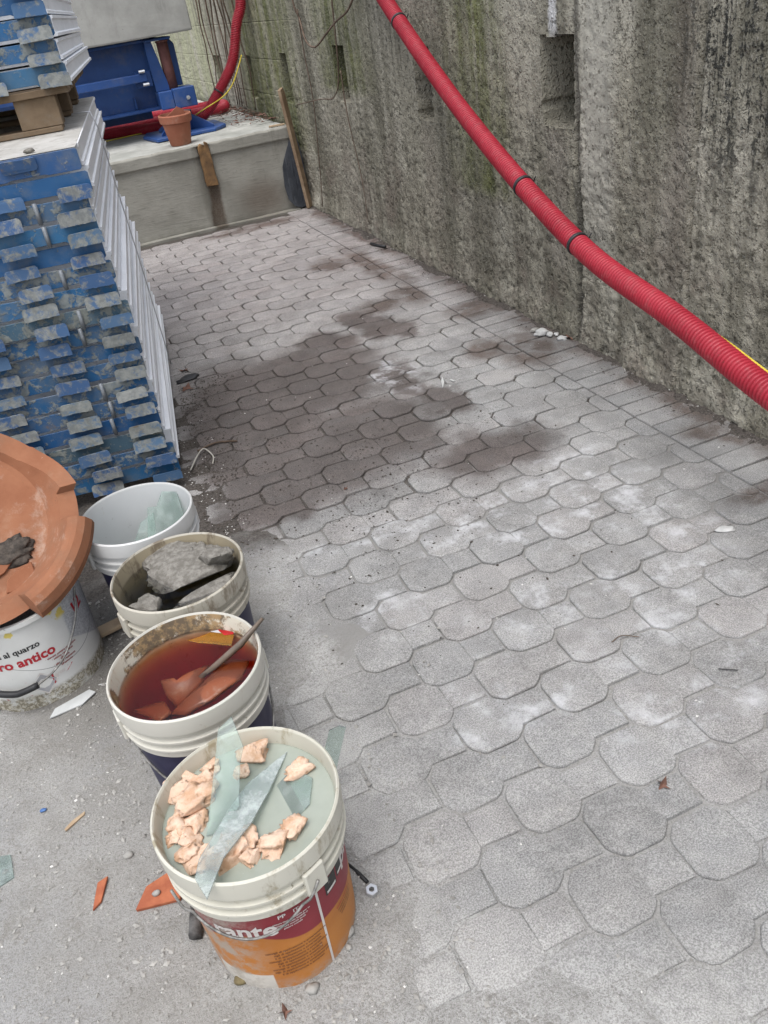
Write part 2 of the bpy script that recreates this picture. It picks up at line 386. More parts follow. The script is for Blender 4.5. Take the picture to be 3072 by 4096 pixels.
def m_conc(name, c0, c1, board=0., dirt=.5, seed=0., stain=False):
    N = NT(name); pos = N.addv(N.geo(), (seed, seed*2, 0)); x = N.xyz(pos)
    st = N.comb(N.mt('MULTIPLY', x[0], 1.), N.mt('MULTIPLY', x[1], 1.), N.mt('MULTIPLY', x[2], .22))
    n = N.noise(pos, 3.2, 6, .65); s = N.noise(st, 7, 5, .7); f = N.noise(pos, 120, 4, .7)
    grain = N.noise(N.mul(pos, (.10, .10, 1)), 90, 4, .7)
    col = N.mix(N.mr(n, .33, .66), c0, c1)
    col = N.mix(N.mr(s, .54, .74, 0, dirt), col, (.125, .118, .10))
    col = N.mix(N.mr(f, .62, .74, 0, .45), col, (.10, .095, .085))
    col = N.mix(N.mr(grain, .55, .75, 0, board*.6), col, (.16, .153, .135))
    pit = N.mr(N.vor(pos, 34), .10, .05)
    col = N.mix(N.mt('MULTIPLY', pit, N.mr(n, .5, .6, 0, .7)), col, (.07, .066, .06))
    if stain:
        g = N.xyz(N.geo()); wx = N.mt('ADD', g[0], N.mt('MULTIPLY', N.mt('SUBTRACT', n, .5), .10))
        a = N.mt('MULTIPLY', N.mr(N.mt('ABSOLUTE', N.mt('SUBTRACT', wx, 1.140)), .062, .030), N.mr(g[2], .40, .30))
        col = N.mix(N.mt('MULTIPLY', a, N.mr(f, .3, .7, .95, .65)), col, (.085, .058, .040))
        b = N.mr(N.vm('LENGTH', N.mul(N.addv(N.comb(wx, 0, g[2]), (-1.50, 0, -.13)), (4.2, 1, 5.5))), 1.15, .2)
        col = N.mix(N.mt('MULTIPLY', b, .62), col, (.135, .102, .078))
        col = N.mix(N.mt('MULTIPLY', N.mr(N.mt('ADD', g[2], N.mt('MULTIPLY', n, .12)), .13, .03), .6), col, (.12, .11, .09))
    h = N.mt('ADD', N.mt('MULTIPLY', f, .5), N.mt('SUBTRACT', N.mt('MULTIPLY', grain, board), N.mt('MULTIPLY', pit, .8)))
    N.pr(col, .9, 0, N.bump(h, .5, .004), .3); return N.m, N, col
MC1 = m_conc('cast_concrete', (.225, .216, .186), (.315, .303, .265), 1.3, .5, 0., True)[0]
MC2 = m_conc('ballast_concrete', (.30, .295, .272), (.40, .393, .365), .2, .5, 3.)[0]
MCT = m_conc('pale_concrete_top', (.30, .302, .272), (.47, .465, .43), 0, .55, 5.)[0]  # concrete colour of the block's top face, paler than the front
def m_simple(name, c0, c1, rough=.6, nscale=8, bump=.2, bs=60, metal=0., spec=.5, objc=True, rnd=0., dust=0., dustc=(.42, .39, .35)):
    N = NT(name); pos = N.obj() if objc else N.geo()
    if rnd: pos = N.addv(pos, N.comb(N.mt('MULTIPLY', N.rnd(), 31.), N.mt('MULTIPLY', N.rnd(), 17.), 0))
    n = N.noise(pos, nscale, 6, .65)
    col = N.mix(N.mr(n, .35, .66), c0, c1)
    if rnd: col = N.mix(1., col, N.ramp(N.rnd(), [(0, (1-rnd,)*3), (1, (1+rnd,)*3)]), 'MULTIPLY')
    if dust: col = N.mix(N.mr(N.noise(pos, nscale*2.3, 6, .72), .50, .68, 0, dust), col, dustc)
    h = N.noise(pos, bs, 4, .65)
    N.pr(col, rough, metal, N.bump(h, bump, .003) if bump else None, spec); return N.m
def m_cap():
    N = NT('splashed_blue_paint'); r = N.rnd()
    p = N.addv(N.obj(), N.comb(N.mt('MULTIPLY', r, 37.), N.mt('MULTIPLY', r, 11.), N.mt('MULTIPLY', r, 23.)))
    blue = N.ramp(r, [(0, (.014, .078, .205)), (.25, (.020, .122, .275)), (.42, (.017, .094, .24)), (.5, (.016, .034, .17)), (.7, (.026, .135, .285)), (.86, (.075, .115, .125)), (1, (.017, .094, .225))])
    n = N.noise(p, 4, 5, .6)
    blue = N.mix(N.mr(n, .42, .72, .05, .5), blue, (.085, .135, .175))
    amt = N.mr(N.mt('FRACT', N.mt('MULTIPLY', r, 7.31)), 0, 1, .60, .44, False)
    sp = N.noise(p, 24, 6, .72, .3)
    f = N.mr(sp, amt, N.mt('ADD', amt, .10))
    mort = N.mix(N.mr(N.noise(p, 40, 4, .7), .35, .65), (.21, .215, .185), (.31, .315, .275))
    col = N.mix(N.mt('MULTIPLY', f, .80), blue, mort)
    rust = N.mr(N.noise(p, 7, 5, .7), .66, .74, 0, .7); col = N.mix(rust, col, (.16, .085, .04))
    film = N.mr(N.noise(p, 9, 5, .7), .44, .74, 0, .50); col = N.mix(film, col, (.20, .195, .165))
    h = N.mt('ADD', N.mt('MULTIPLY', f, .7), N.mt('MULTIPLY', N.noise(p, 70, 4, .7), .35))
    N.pr(col, N.mr(f, 0, 1, .42, .9), 0, N.bump(h, .6, .004), .4); return N.m
MCAP = m_cap()
def m_hook():
    N = NT('hook_mortar_blue'); r = N.rnd()
    p = N.addv(N.obj(), N.comb(N.mt('MULTIPLY', r, 57.), N.mt('MULTIPLY', r, 29.), N.mt('MULTIPLY', r, 13.)))
    blue = N.ramp(r, [(0, (.065, .13, .235)), (.5, (.045, .095, .205)), (1, (.095, .165, .25))])
    amt = N.mr(N.mt('FRACT', N.mt('MULTIPLY', r, 5.17)), 0, 1, .52, .30, False)
    f = N.mt('MULTIPLY', N.mr(N.noise(p, 26, 6, .72, .3), amt, N.mt('ADD', amt, .16)), .8)
    mort = N.mix(N.mr(N.noise(p, 45, 4, .7), .35, .65), (.19, .188, .155), (.30, .295, .25))
    col = N.mix(f, blue, mort)
    col = N.mix(N.mr(N.noise(p, 12, 5, .7), .60, .72, 0, .6), col, (.20, .135, .07))
    h = N.mt('ADD', N.mt('MULTIPLY', f, .4), N.mt('MULTIPLY', N.noise(p, 110, 4, .7), .5))
    N.pr(col, .8, 0, N.bump(h, .4, .002), .35); return N.m
MHOOK = m_hook()
def m_alu():
    N = NT('dull_zinc'); r = N.rnd()
    p = N.addv(N.obj(), N.comb(N.mt('MULTIPLY', r, 17.), N.mt('MULTIPLY', r, 5.), 0))
    q = N.mul(p, (6, 1, 6)); n = N.noise(q, 3, 5, .65); sp = N.noise(p, 60, 4, .75)
    col = N.mix(N.mr(n, .35, .65), (.80, .82, .85), (.90, .92, .95))
    col = N.mix(N.mr(r, .3, 1, 0, .45), col, (.52, .49, .45))
    col = N.mix(N.mr(sp, .62, .72, 0, .8), col, (.66, .64, .60))
    col = N.mix(N.mr(N.noise(p, 33, 5, .8), .66, .72, 0, .8), col, (.13, .115, .10))
    N.pr(col, .5, 0., N.bump(N.mt('ADD', N.mt('MULTIPLY', sp, .6), n), .35, .003), .5); return N.m
MALU = m_alu()
MTOP = m_simple('dusty_deck', (.36, .345, .315), (.46, .445, .415), .85, 9, .5, 90, 0, .3, dust=.6, dustc=(.17, .15, .125))
MCRANE = m_simple('crane_blue_paint', (.020, .060, .20), (.028, .085, .27), .45, 3, .12, 40, 0, .45, objc=False, dust=.35, dustc=(.14, .15, .19))
MRUST = m_simple('rusty_spindle', (.13, .055, .05), (.20, .085, .075), .75, 12, .5, 120, .2)
MSTEEL = m_simple('zinc_steel', (.55, .56, .58), (.68, .69, .70), .38, 20, .1, 90, .85)
MWIRE = m_simple('dull_wire', (.13, .125, .115), (.34, .33, .31), .5, 60, .2, 90, .4)
MWOOD = m_simple('weathered_board', (.135, .095, .060), (.215, .155, .10), .85, 7, .5, 50, 0, .25, objc=False, dust=.35, dustc=(.22, .19, .15))
MWOOD2 = m_simple('pale_sawn_wood', (.33, .235, .15), (.46, .35, .235), .8, 7, .4, 40, 0, .25, objc=False, dust=.3, dustc=(.16, .10, .06))
MWOOD3 = m_simple('aged_board', (.20, .135, .085), (.33, .245, .165), .85, 6, .4, 40, 0, .25, objc=False, dust=.5, dustc=(.13, .08, .05))
MROT = m_simple('rotten_wood', (.135, .082, .045), (.24, .14, .065), .9, 12, .9, 30, 0, .2, objc=False, dust=.5, dustc=(.06, .045, .032))
MBLACK = m_simple('black_plastic', (.012, .012, .013), (.028, .028, .03), .5, 10, .2, 60)
MFELT = m_simple('dark_membrane', (.030, .034, .042), (.060, .066, .078), .8, 6, .5, 40, objc=False, dust=.3, dustc=(.12, .125, .135))
def m_terra(name, c0, c1, c2, rough=.85):
    N = NT(name); p = N.obj()
    n = N.noise(p, 5, 6, .65); f = N.noise(p, 60, 5, .7)
    col = N.mix(N.mr(n, .35, .66), c0, c1)
    col = N.mix(N.mr(N.noise(p, 11, 6, .75), .54, .74, 0, .5), col, c2)
    col = N.mix(N.mr(N.noise(p, 40, 5, .78), .665, .71, 0, .75), col, (.075, .05, .035))
    col = N.mix(N.mr(N.noise(p, 55, 4, .7), .68, .73, 0, .55), col, (.55, .45, .36))
    col = N.mix(N.mr(N.noise(p, 3.3, 5, .7), .50, .72, 0, .45), col, (.16, .10, .065))
    col = N.mix(N.mr(N.noise(N.mul(p, (1, 1, 2)), 6.5, 6, .75), .56, .70, 0, .38), col, (.46, .37, .30))
    N.pr(col, rough, 0, N.bump(f, .35, .003), .35); return N.m
MTER = m_terra('terracotta', (.235, .092, .046), (.285, .122, .064), (.32, .175, .108))
MTER2 = m_terra('flowerpot_clay', (.32, .115, .068), (.38, .155, .095), (.45, .27, .205))
MTERD = m_terra('wet_terracotta', (.20, .058, .026), (.27, .085, .040), (.24, .10, .055), .3)
def m_hose():
    N = NT('red_conduit'); p = N.geo()
    n = N.noise(p, 6, 5, .65); d = N.noise(p, 28, 5, .75)
    col = N.mix(N.mr(n, .35, .65), (.31, .013, .028), (.38, .020, .038))
    col = N.mix(N.mr(d, .48, .78, .02, .38), col, (.34, .17, .165))
    col = N.mix(N.mr(N.noise(p, 17, 5, .75), .68, .72, 0, .8), col, (.10, .05, .04))
    N.pr(col, .48, 0, N.bump(d, .15, .002), .45); return N.m
MHOSE = m_hose()
MCORD = m_simple('yellow_cord', (.55, .42, .03), (.66, .53, .07), .55, 10, 0)
MVINE = m_simple('dry_vine', (.085, .058, .04), (.16, .115, .085), .9, 20, .4, 60)
def m_plastic(name, base, dirtc, amt=.5, rough=.38, zlo=0., brown=None):
    N = NT(name); p = N.obj(); x = N.xyz(p)
    n = N.noise(p, 9, 6, .7); f = N.noise(p, 46, 5, .75)
    st = N.noise(N.mul(p, (1, 1, .35)), 22, 5, .7)
    col = N.mix(N.mr(n, .4, .7, 0, .25), base, tuple(c*.86 for c in base))
    col = N.mix(N.mr(st, .66-.16*amt, .80-.16*amt, 0, .85*min(1, amt+.2)), col, dirtc)
    col = N.mix(N.mr(f, .64, .70, 0, amt), col, tuple(c*.45 for c in dirtc))
    if brown:
        zz = N.mt('MULTIPLY', N.mr(x[2], brown[0], brown[0]+.012), N.mr(N.noise(p, 13, 6, .75), brown[1], brown[1]+.08))
        col = N.mix(N.mt('MULTIPLY', zz, .9), col, N.mix(N.mr(f, .42, .60), (.10, .065, .035), (.36, .23, .10)))
    N.pr(col, rough, 0, N.bump(N.mt('ADD', n, f), .12, .002), .45); return N.m
MWH = m_plastic('white_plastic', (.58, .58, .565), (.50, .44, .34), .25)
MWHIN = m_plastic('white_plastic_inside', (.55, .56, .555), (.47, .43, .33), .35)
MCREAM = m_plastic('cream_plastic', (.56, .54, .46), (.30, .255, .17), .85)
MCREAMIN = m_plastic('cream_plastic_inside', (.52, .49, .41), (.30, .245, .155), .85)
MTEA = m_plastic('tea_collar', (.57, .55, .485), (.42, .35, .25), .50)
MTEAIN = m_plastic('tea_bucket_inside', (.70, .66, .55), (.42, .30, .15), .60, brown=(.285, .44))
MMUDC = m_plastic('muddy_collar', (.46, .43, .36), (.19, .15, .105), 1.05, .6)
MMUDIN = m_plastic('muddy_inside', (.30, .255, .175), (.13, .10, .068), 1.0, .75)
def m_navy():
    N = NT('navy_bucket_print'); p = N.obj(); x = N.xyz(p)
    n = N.noise(p, 12, 6, .72); f = N.noise(N.mul(p, (1, 1, .4)), 30, 6, .78)
    col = N.mix(N.mr(n, .35, .65), (.018, .017, .050), (.030, .030, .075))
    lo = N.mr(x[2], .15, .0)
    th = N.mt('SUBTRACT', .70, N.mt('MULTIPLY', lo, .17))
    col = N.mix(N.mr(f, th, N.mt('ADD', th, .05), 0, .85), col, (.40, .38, .34))
    col = N.mix(N.mt('MULTIPLY', lo, .30), col, (.20, .185, .165))
    N.pr(col, .5, 0, N.bump(f, .15, .002), .4); return N.m
MNAVY = m_navy()
def m_orange():
    N = NT('orange_label_print'); p = N.obj(); x = N.xyz(p)
    ang = N.mt('ARCTAN2', x[1], x[0])
    wave = N.mt('ADD', N.mt('MULTIPLY', N.mt('SINE', N.mt('ADD', N.mt('MULTIPLY', ang, 2.3), .3)), .022), N.mt('MULTIPLY', N.mt('SINE', N.mt('MULTIPLY', ang, 5.1)), .007))
    edge = N.mt('ADD', .150, wave)
    n = N.noise(p, 7, 5, .6)
    org = N.mix(N.mr(n, .35, .65), (.42, .150, .028), (.49, .190, .040))
    red = N.mix(N.mr(n, .35, .65), (.215, .022, .032), (.26, .034, .044))
    col = N.mix(N.mr(x[2], N.mt('SUBTRACT', edge, .002), N.mt('ADD', edge, .002)), org, red)
    wb = N.mt('MULTIPLY', N.mr(x[2], .058, .054), N.mr(N.mt('ABSOLUTE', N.mt('ADD', ang, 2.35)), .42, .40))
    col = N.mix(wb, col, (.58, .54, .48))
    scr = N.mr(N.noise(N.mul(p, (1, 1, .25)), 55, 5, .8, .6), .66, .70, 0, .75); col = N.mix(scr, col, (.58, .42, .30))
    left = N.mr(ang, -1.75, -2.4)
    dirt = N.mt('MULTIPLY', left, N.mr(N.noise(p, 26, 6, .75), .40, .58, 0, .85)); col = N.mix(dirt, col, (.36, .32, .27))
    bot = N.mt('MULTIPLY', N.mr(x[2], .05, .0), N.mr(N.noise(p, 40, 5, .75), .35, .6)); col = N.mix(N.mt('MULTIPLY', bot, .7), col, (.36, .335, .30))
    N.pr(col, .48, 0, N.bump(N.noise(p, 90, 4, .7), .12, .002), .4); return N.m
MORG = m_orange()
def m_arco():
    N = NT('white_label_print'); p = N.obj(); x = N.xyz(p)
    ang = N.mt('ARCTAN2', x[1], x[0])
    n = N.noise(p, 6, 5, .6)
    col = N.mix(N.mr(n, .35, .65), (.60, .60, .57), (.68, .68, .655))
    blk = N.mt('MULTIPLY', N.mr(ang, -.85, -.78), N.mr(N.mt('SUBTRACT', x[2], N.mt('MULTIPLY', N.mt('ADD', ang, .8), -.10)), .150, .156))
    col = N.mix(N.mt('MULTIPLY', blk, .8), col, N.mix(N.mr(N.noise(p, 200, 3, .6), .4, .6), (.30, .31, .34), (.50, .51, .53)))
    c1 = N.mr(N.mt('ABSOLUTE', N.mt('SUBTRACT', x[2], N.mt('ADD', .155, N.mt('MULTIPLY', N.mt('SINE', N.mt('MULTIPLY', ang, 1.7)), .05)))), .0009, .0004)
    col = N.mix(c1, col, (.10, .10, .10))
    lo = N.mr(x[2], .062, .045)
    col = N.mix(N.mt('MULTIPLY', lo, N.mr(N.noise(p, 45, 6, .78), .42, .50, .35, 1.)), col, N.mix(N.mr(N.noise(p, 130, 4, .7), .45, .6), (.20, .175, .125), (.46, .43, .35)))
    sp = N.mr(N.noise(p, 80, 4, .75), .69, .72, 0, .8); col = N.mix(sp, col, (.12, .11, .09))
    ye = N.mt('MULTIPLY', N.mr(x[2], .22, .235), N.mr(N.noise(p, 19, 4, .6), .60, .64)); col = N.mix(N.mt('MULTIPLY', ye, .85), col, (.62, .48, .05))
    N.pr(col, .5, 0, N.bump(N.noise(p, 90, 4, .7), .1, .002), .4); return N.m
MARC = m_arco()
def flat(name, c, rough=.5, worn=.35):
    N = NT(name); p = N.obj(); f = N.noise(p, 60, 5, .75)
    N.pr(N.mix(N.mr(f, .58, .68, 0, worn), c, (.45, .42, .37)), rough); return N.m
MTW = flat('print_white', (.62, .58, .55)); MTR = flat('print_red', (.40, .02, .03)); MTK = flat('print_black', (.02, .02, .02)); MTDR = flat('print_dark_red', (.24, .03, .03)); MTBR = flat('print_brown', (.16, .055, .02))
MTG = flat('print_grey', (.35, .35, .36))
def m_water(name, col, density, rough=.02):
    N = NT(name); g = N.n('BsdfPrincipled'); N.put(g.inputs['Base Color'], (1, 1, 1)); N.put(g.inputs['Roughness'], rough)
    N.put(g.inputs['Transmission Weight'], 1.0); N.put(g.inputs['IOR'], 1.333)
    N.t.links.new(g.outputs[0], N.out.inputs[0])
    v = N.n('VolumeAbsorption'); N.put(v.inputs['Color'], col); N.put(v.inputs['Density'], density)
    N.t.links.new(v.outputs[0], N.out.inputs['Volume']); return N.m
MWTEA = m_water('tea_brown_water', (.92, .48, .06), 30.)
MWOLI = m_water('olive_water', (.68, .64, .40), 7.)
def m_milky():
    N = NT('milky_grey_water'); p = N.obj(); n = N.noise(p, 7, 4, .6)
    col = N.mix(N.mr(n, .35, .65), (.36, .395, .335), (.43, .46, .395))
    col = N.mix(N.mr(N.noise(p, 120, 3, .7), .69, .73, 0, .7), col, (.62, .62, .56))
    N.pr(col, .03, 0, N.bump(N.noise(p, 18, 3, .5), .02, .004), .5, .22, 1.333)
    v = N.n('VolumeAbsorption'); N.put(v.inputs['Color'], (.70, .76, .66)); N.put(v.inputs['Density'], 9.0); N.t.links.new(v.outputs[0], N.out.inputs['Volume']); return N.m
MWMIL = m_milky()
def m_glass(name, tint, dirt):
    N = NT(name); p = N.obj()
    g = N.pr(tint, .03, 0, None, .5, 1.0, 1.5, link=False)
    d = N.pr((.70, .75, .73), .6, 0, None, .4, link=False)
    k = N.n('MixShader'); N.put(k.inputs[0], N.mr(N.noise(p, 24, 5, .75), .40, .72, dirt*.35, dirt)); N.t.links.new(g, k.inputs[1]); N.t.links.new(d, k.inputs[2])
    N.t.links.new(k.outputs[0], N.out.inputs[0]); return N.m
MGLASS = m_glass('window_glass', (.78, .93, .87), .24)
MGLASSF = m_glass('frosted_glass', (.84, .94, .91), .55)
MFOAM = None
def m_foam():
    N = NT('peach_foam'); p = N.addv(N.obj(), N.comb(N.mt('MULTIPLY', N.rnd(), 9.), 0, 0)); n = N.noise(p, 30, 6, .7)
    col = N.mix(N.mr(n, .35, .62), (.52, .315, .195), (.70, .52, .395))
    col = N.mix(N.mr(N.noise(p, 60, 5, .75), .68, .72, 0, .8), col, (.12, .075, .05))
    N.pr(col, .85, 0, N.bump(N.noise(p, 150, 5, .7), .6, .004), .3); return N.m
MFOAM = m_foam()
MROCK = m_simple('mortar_lump', (.135, .125, .108), (.24, .226, .20), .9, 55, 1.0, 55, 0, .3, dust=.5, dustc=(.09, .075, .06))
MGRAV = m_simple('grey_gravel', (.25, .24, .22), (.40, .385, .355), .9, 14, .3, 90, objc=False)
MWGR = m_simple('white_grit', (.56, .545, .51), (.70, .68, .65), .8, 20, 0, objc=False)
MSOIL = m_simple('dark_soil', (.038, .032, .027), (.095, .078, .064), .95, 60, .8, 160, objc=False)
MBRICK = m_simple('brick_chip', (.30, .085, .04), (.40, .13, .06), .85, 30, .3, 90)
MLEAF = m_simple('dead_leaf', (.10, .05, .035), (.17, .085, .06), .8, 40, .3, 90)
MSTONE = m_simple('pale_pebble', (.40, .40, .385), (.54, .535, .52), .8, 30, .3, 90)
MBLUE = m_simple('blue_chip', (.05, .12, .30), (.09, .18, .38), .6, 30, 0)
MPLAS = m_simple('translucent_film', (.46, .47, .46), (.56, .57, .56), .35, 12, 0)
MREDP = flat('wrapper_red', (.55, .015, .02), .3, .05); MWHP = flat('wrapper_white', (.72, .70, .68), .3, .05)
def m_film():
    N = NT('amber_film'); N.pr((.95, .55, .06), .12, 0, None, .5, .75, 1.3); return N.m
MFILM = m_film()

# ------------------------------------------------------------------ ground: base sheet, sand bed, pavers, border slabs
gr = mobj('ground', [(-60, -60, -.05), (60, -60, -.05), (60, 80, -.05), (-60, 80, -.05)], [(0, 1, 2, 3)], MS); tag(gr, kind='structure')
WALL_X, BLOCK_Y = 1.878, 6.483
def dust_level(x, y):
    nz = (fbm(x*5, y*5, 40, 4)-.5)
    a = (.26-x)/.20; b = (.91-(y+.7*x))/.18
    near = sstep(y, 2.28, 2.08)
    d = sstep(np.maximum(a, b)+nz*2.4, -.55, .85)*near
    soil = sstep(.37-x+nz*.25, .0, .22)*sstep(y, 2.08, 2.28)*sstep(y, 3.8, 3.2)
    wallb = sstep(x+nz*.10, 1.79, 1.87)
    return d, soil, wallb
gx = np.arange(-1.7, WALL_X+.02, .0125); gy = np.arange(-.6, BLOCK_Y+.12, .0125)
GX, GY = np.meshgrid(gx, gy)
d_, s_, w_ = dust_level(GX, GY)
nearj = sstep(GY, 2.7, 1.7)*sstep(fbm(GX*4, GY*4, 55, 4), .25, .62)
fine = (fbm(GX*28, GY*28, 50, 4, .6)-.5)
GZ = -.0085+.0026*nearj*(1-d_)+.0145*d_+.013*s_*(.55+fine)+.020*w_*(.7+fine*1.4)+fine*.0045*(.3+d_)+(fbm(GX*3, GY*3, 60, 3)-.5)*.004*d_
for bx0, by0, br0 in ((-.018, .938, .13), (-.041, 1.321, .13), (-.001, 1.642, .13), (-.05, 1.969, .125), (-.40, 1.91, .158)):
    rr_ = np.hypot(GX-bx0, GY-by0); GZ = GZ+.012*np.exp(-((rr_-br0)/.022)**2)*(.35+1.3*np.clip(fbm(GX*14, GY*14, 57, 3), 0, 1)**2)
sand = grid_obj('sand_bed', GX, GY, GZ, MS); tag(sand, kind='structure')
def sand_z(x, y):
    i = int(round((x+1.7)/.0125)); j = int(round((y+.6)/.0125))
    j = min(max(j, 0), GZ.shape[0]-1); i = min(max(i, 0), GZ.shape[1]-1)
    return float(GZ[j, i])

def ring_piece(outline, ctr, h=.045, bev=.0048):
    """stone: outline (ccw) at joint level, chamfered and slightly crowned top"""
    n = len(outline); v = []; cx, cy = ctr
    for sc, z in ((0, -h), (0, -bev*.75), (bev*.35, -bev*.18), (bev, 0)):
        for x, y in outline:
            dx, dy = x-cx, y-cy; L = math.hypot(dx, dy); v.append((cx+dx*(L-sc)/L, cy+dy*(L-sc)/L, z))
    f = []
    for k in range(3):
        for i in range(n): f.append((k*n+i, k*n+(i+1) % n, (k+1)*n+(i+1) % n, (k+1)*n+i))
    f.append(tuple(3*n+i for i in range(n)))
    return v, f
PX, PY, SQ, GAP = .2256, .1135, .084, .0033
def paver_mesh(seed):
    rn = random.Random(seed); w2 = (PX-SQ)/2-GAP; h2 = (2*PY-SQ)/2-GAP; s2 = SQ/2
    j = lambda a: a+rn.uniform(-.0022, .0022)
    sx = s2-GAP*.4
    octo = [(sx, -h2), (w2, -sx), (w2, sx), (sx, h2), (-sx, h2), (-w2, sx), (-w2, -sx), (-sx, -h2)]
    oc = []
    for i, p in enumerate(octo):
        q = octo[(i+1) % 8]; oc.append((j(p[0]), j(p[1])))
    rd = []
    for i, p in enumerate(oc):
        a, b = oc[i-1], oc[(i+1) % 8]
        for q in (a, b):
            L = math.hypot(q[0]-p[0], q[1]-p[1]); t = min(.35, (.0045+rn.uniform(0, .004))/L); rd.append((p[0]+(q[0]-p[0])*t, p[1]+(q[1]-p[1])*t))
    v, f = ring_piece(rd, (0, 0))
    x0, x1 = w2-.0040, PX-w2-2*GAP+.001; yy = s2-GAP
    sq = [(j(x0), j(-yy)), (j(x1), j(-yy)), (j(x1), j(yy)), (j(x0), j(yy))]
    v2, f2 = ring_piece(sq, ((x0+x1)/2, 0)); k = len(v)
    return mesh('paver', v+v2, f+[tuple(a+k for a in q) for q in f2], MP, True)
def sharpen(me, ang=28):
    autosmooth(me, ang); return me
PAV = [sharpen(paver_mesh(i)) for i in range(8)]
pave = empty('pavement'); tag(pave, kind='structure')
spots = []
OX, OY = .864, 1.283
for row in range(-12, 48):
    y = OY+row*PY
    if y < .2 or y > BLOCK_Y-.10: continue
    for k in range(-9, 8):
        x = OX+k*PX+(row % 2)*PX/2
        xl = 1.646-.074
        if x > 1.70 or x < -.30: continue
        if y > 2.3 and x < .17: continue
        if y < 2.3 and x < .03: continue
        spots.append((x, y, x > xl-.16))
camv = Vector((0, 0, CAM_H))
def appear(x, y):
    v = Vector((x, y, 0))-camv; return v.normalized().z*-1/v.length_squared
def infr(x, y):
    q = Vector((x, y, 0))-camv; zc = q.dot(fw); return zc > 0 and abs(q.dot(rt)/zc)*FPX < 1700 and abs(q.dot(up)/zc)*FPX < 2250
spots.sort(key=lambda s: -appear(s[0], s[1])*(1 if infr(s[0], s[1]) else .001))
restv, restf = [], []
def clip_paver(src, cx):
    bm = bmesh.new(); bm.from_mesh(src); r = bmesh.ops.bisect_plane(bm, geom=list(bm.verts)+list(bm.edges)+list(bm.faces), plane_co=(cx, 0, 0), plane_no=(1, 0, 0), clear_outer=True)
    es = [g for g in r['geom_cut'] if isinstance(g, bmesh.types.BMEdge)]
    if es: bmesh.ops.holes_fill(bm, edges=es)
    if len(bm.verts) < 6: bm.free(); return None
    me = bpy.data.meshes.new('paver'); bm.to_mesh(me); bm.free(); me.materials.append(MP); return me
for i, (x, y, edge) in enumerate(spots):
    rn = random.Random(i*13+5)
    rot = (rn.gauss(0, .010), rn.gauss(0, .010), rn.gauss(0, .012)); z = max(-.0016, min(.002, rn.gauss(-.0004, .0014))); x += rn.gauss(0, .0012); y += rn.gauss(0, .0012)
    me = PAV[rn.randrange(8)]
    if x+PX-(PX-SQ)/2 > 1.640:
        me = clip_paver(me, 1.6415-x)
        if me is None: continue
    if i < 298:
        obj('paver', me, pave, (x, y, z), rot)
    else:
        M4 = Matrix.Translation((x, y, z)) @ Matrix.Rotation(rot[2], 4, 'Z'); k = len(restv)
        restv += [M4 @ v.co for v in me.vertices]; restf += [tuple(a+k for a in p.vertices) for p in me.polygons]
if restv:
    o = mobj('far_pavers', restv, restf, MP, pave, False); tag(o, kind='stuff')
# half pieces that close the rows against the border line
y = 1.73-14*.0935
hv = ring_piece([(.002, -.044), (.1285, -.044), (.1285, .044), (.002, .044)], (.065, 0))
sv, sf = ring_piece([(.002, -.044), (.225, -.044), (.225, .044), (.002, .044)], (.113, 0), bev=.006)
SLAB = sharpen(mesh('border_slab', sv, sf, MP, True))
while y < BLOCK_Y-.05:
    rn = random.Random(int(y*1000)); obj('border_slab', SLAB, pave, (1.648, y, rn.gauss(0, .0012)), (rn.gauss(0, .006), rn.gauss(0, .006), rn.gauss(0, .006)))
    y += .0935
# ------------------------------------------------------------------ retaining wall (height field with weep holes)
ya = np.concatenate([np.arange(-1.2, 1.5, .05), np.arange(1.5, 4.9, .0085), np.arange(4.9, 7.9, .015), np.arange(7.9, 15.1, .05)])
za = np.concatenate([np.arange(-.05, 1.55, .009), np.arange(1.56, 2.15, .08)])
WY, WZ = np.meshgrid(ya, za)
ruf = sstep(WZ, 1.3, .5)*.5+.5
disp = (fbm(WY*7, WZ*5, 70, 3, .5)-.5)*.008+(fbm(WY*40, WZ*40, 80, 3, .6)-.5)*.010*ruf+(fbm(WY*1.3, WZ*.8, 90, 3)-.5)*.02
pits = sstep(fbm(WY*46, WZ*46, 95, 2, .6), .62, .76); disp += pits*.008*ruf
crk = np.abs(WY-(2.835+(fbm(WZ*4, WZ*0, 99, 3)-.5)*.05)); disp += .020*sstep(crk, .016, .002)*sstep(WZ, 1.1, .8)
crk2 = np.abs(WY-(2.20+(fbm(WZ*3, WZ*0, 101, 3)-.5)*.08)); disp += .015*sstep(crk2, .014, .002)
for sy0, sy1, sz0, sz1 in ((2.855, 3.070, .835, 1.140), (4.085, 4.270, .775, 1.10), (5.27, 5.44, .79, 1.10), (6.50, 6.66, .72, 1.04), (7.53, 7.69, .70, 1.02), (8.7, 8.9, .70, 1.0)):
    jy = (fbm(WZ*18, WY*0, 103, 3)-.5)*(.012 if sy0 < 5 else 0); jz = (fbm(WY*18, WZ*0, 104, 3)-.5)*(.012 if sy0 < 5 else 0)
    ins = (WY+jy > sy0) & (WY+jy < sy1) & (WZ+jz > sz0) & (WZ+jz < sz1)
    dep = .30+0*WY
    disp = np.where(ins, dep+disp*.6, disp)
foot = sstep(WZ, .14, .0)*.03*(fbm(WY*5, WZ*5, 106, 3)); disp -= foot
wallo = grid_obj('retaining_wall', WALL_X+disp, WY, WZ, MW)
me = wallo.data
bm = bmesh.new(); bm.from_mesh(me); bmesh.ops.reverse_faces(bm, faces=bm.faces)
for e in bm.edges:
    if len(e.link_faces) == 2 and e.calc_face_angle(0) > R(55): e.smooth = False
bm.to_mesh(me); bm.free()
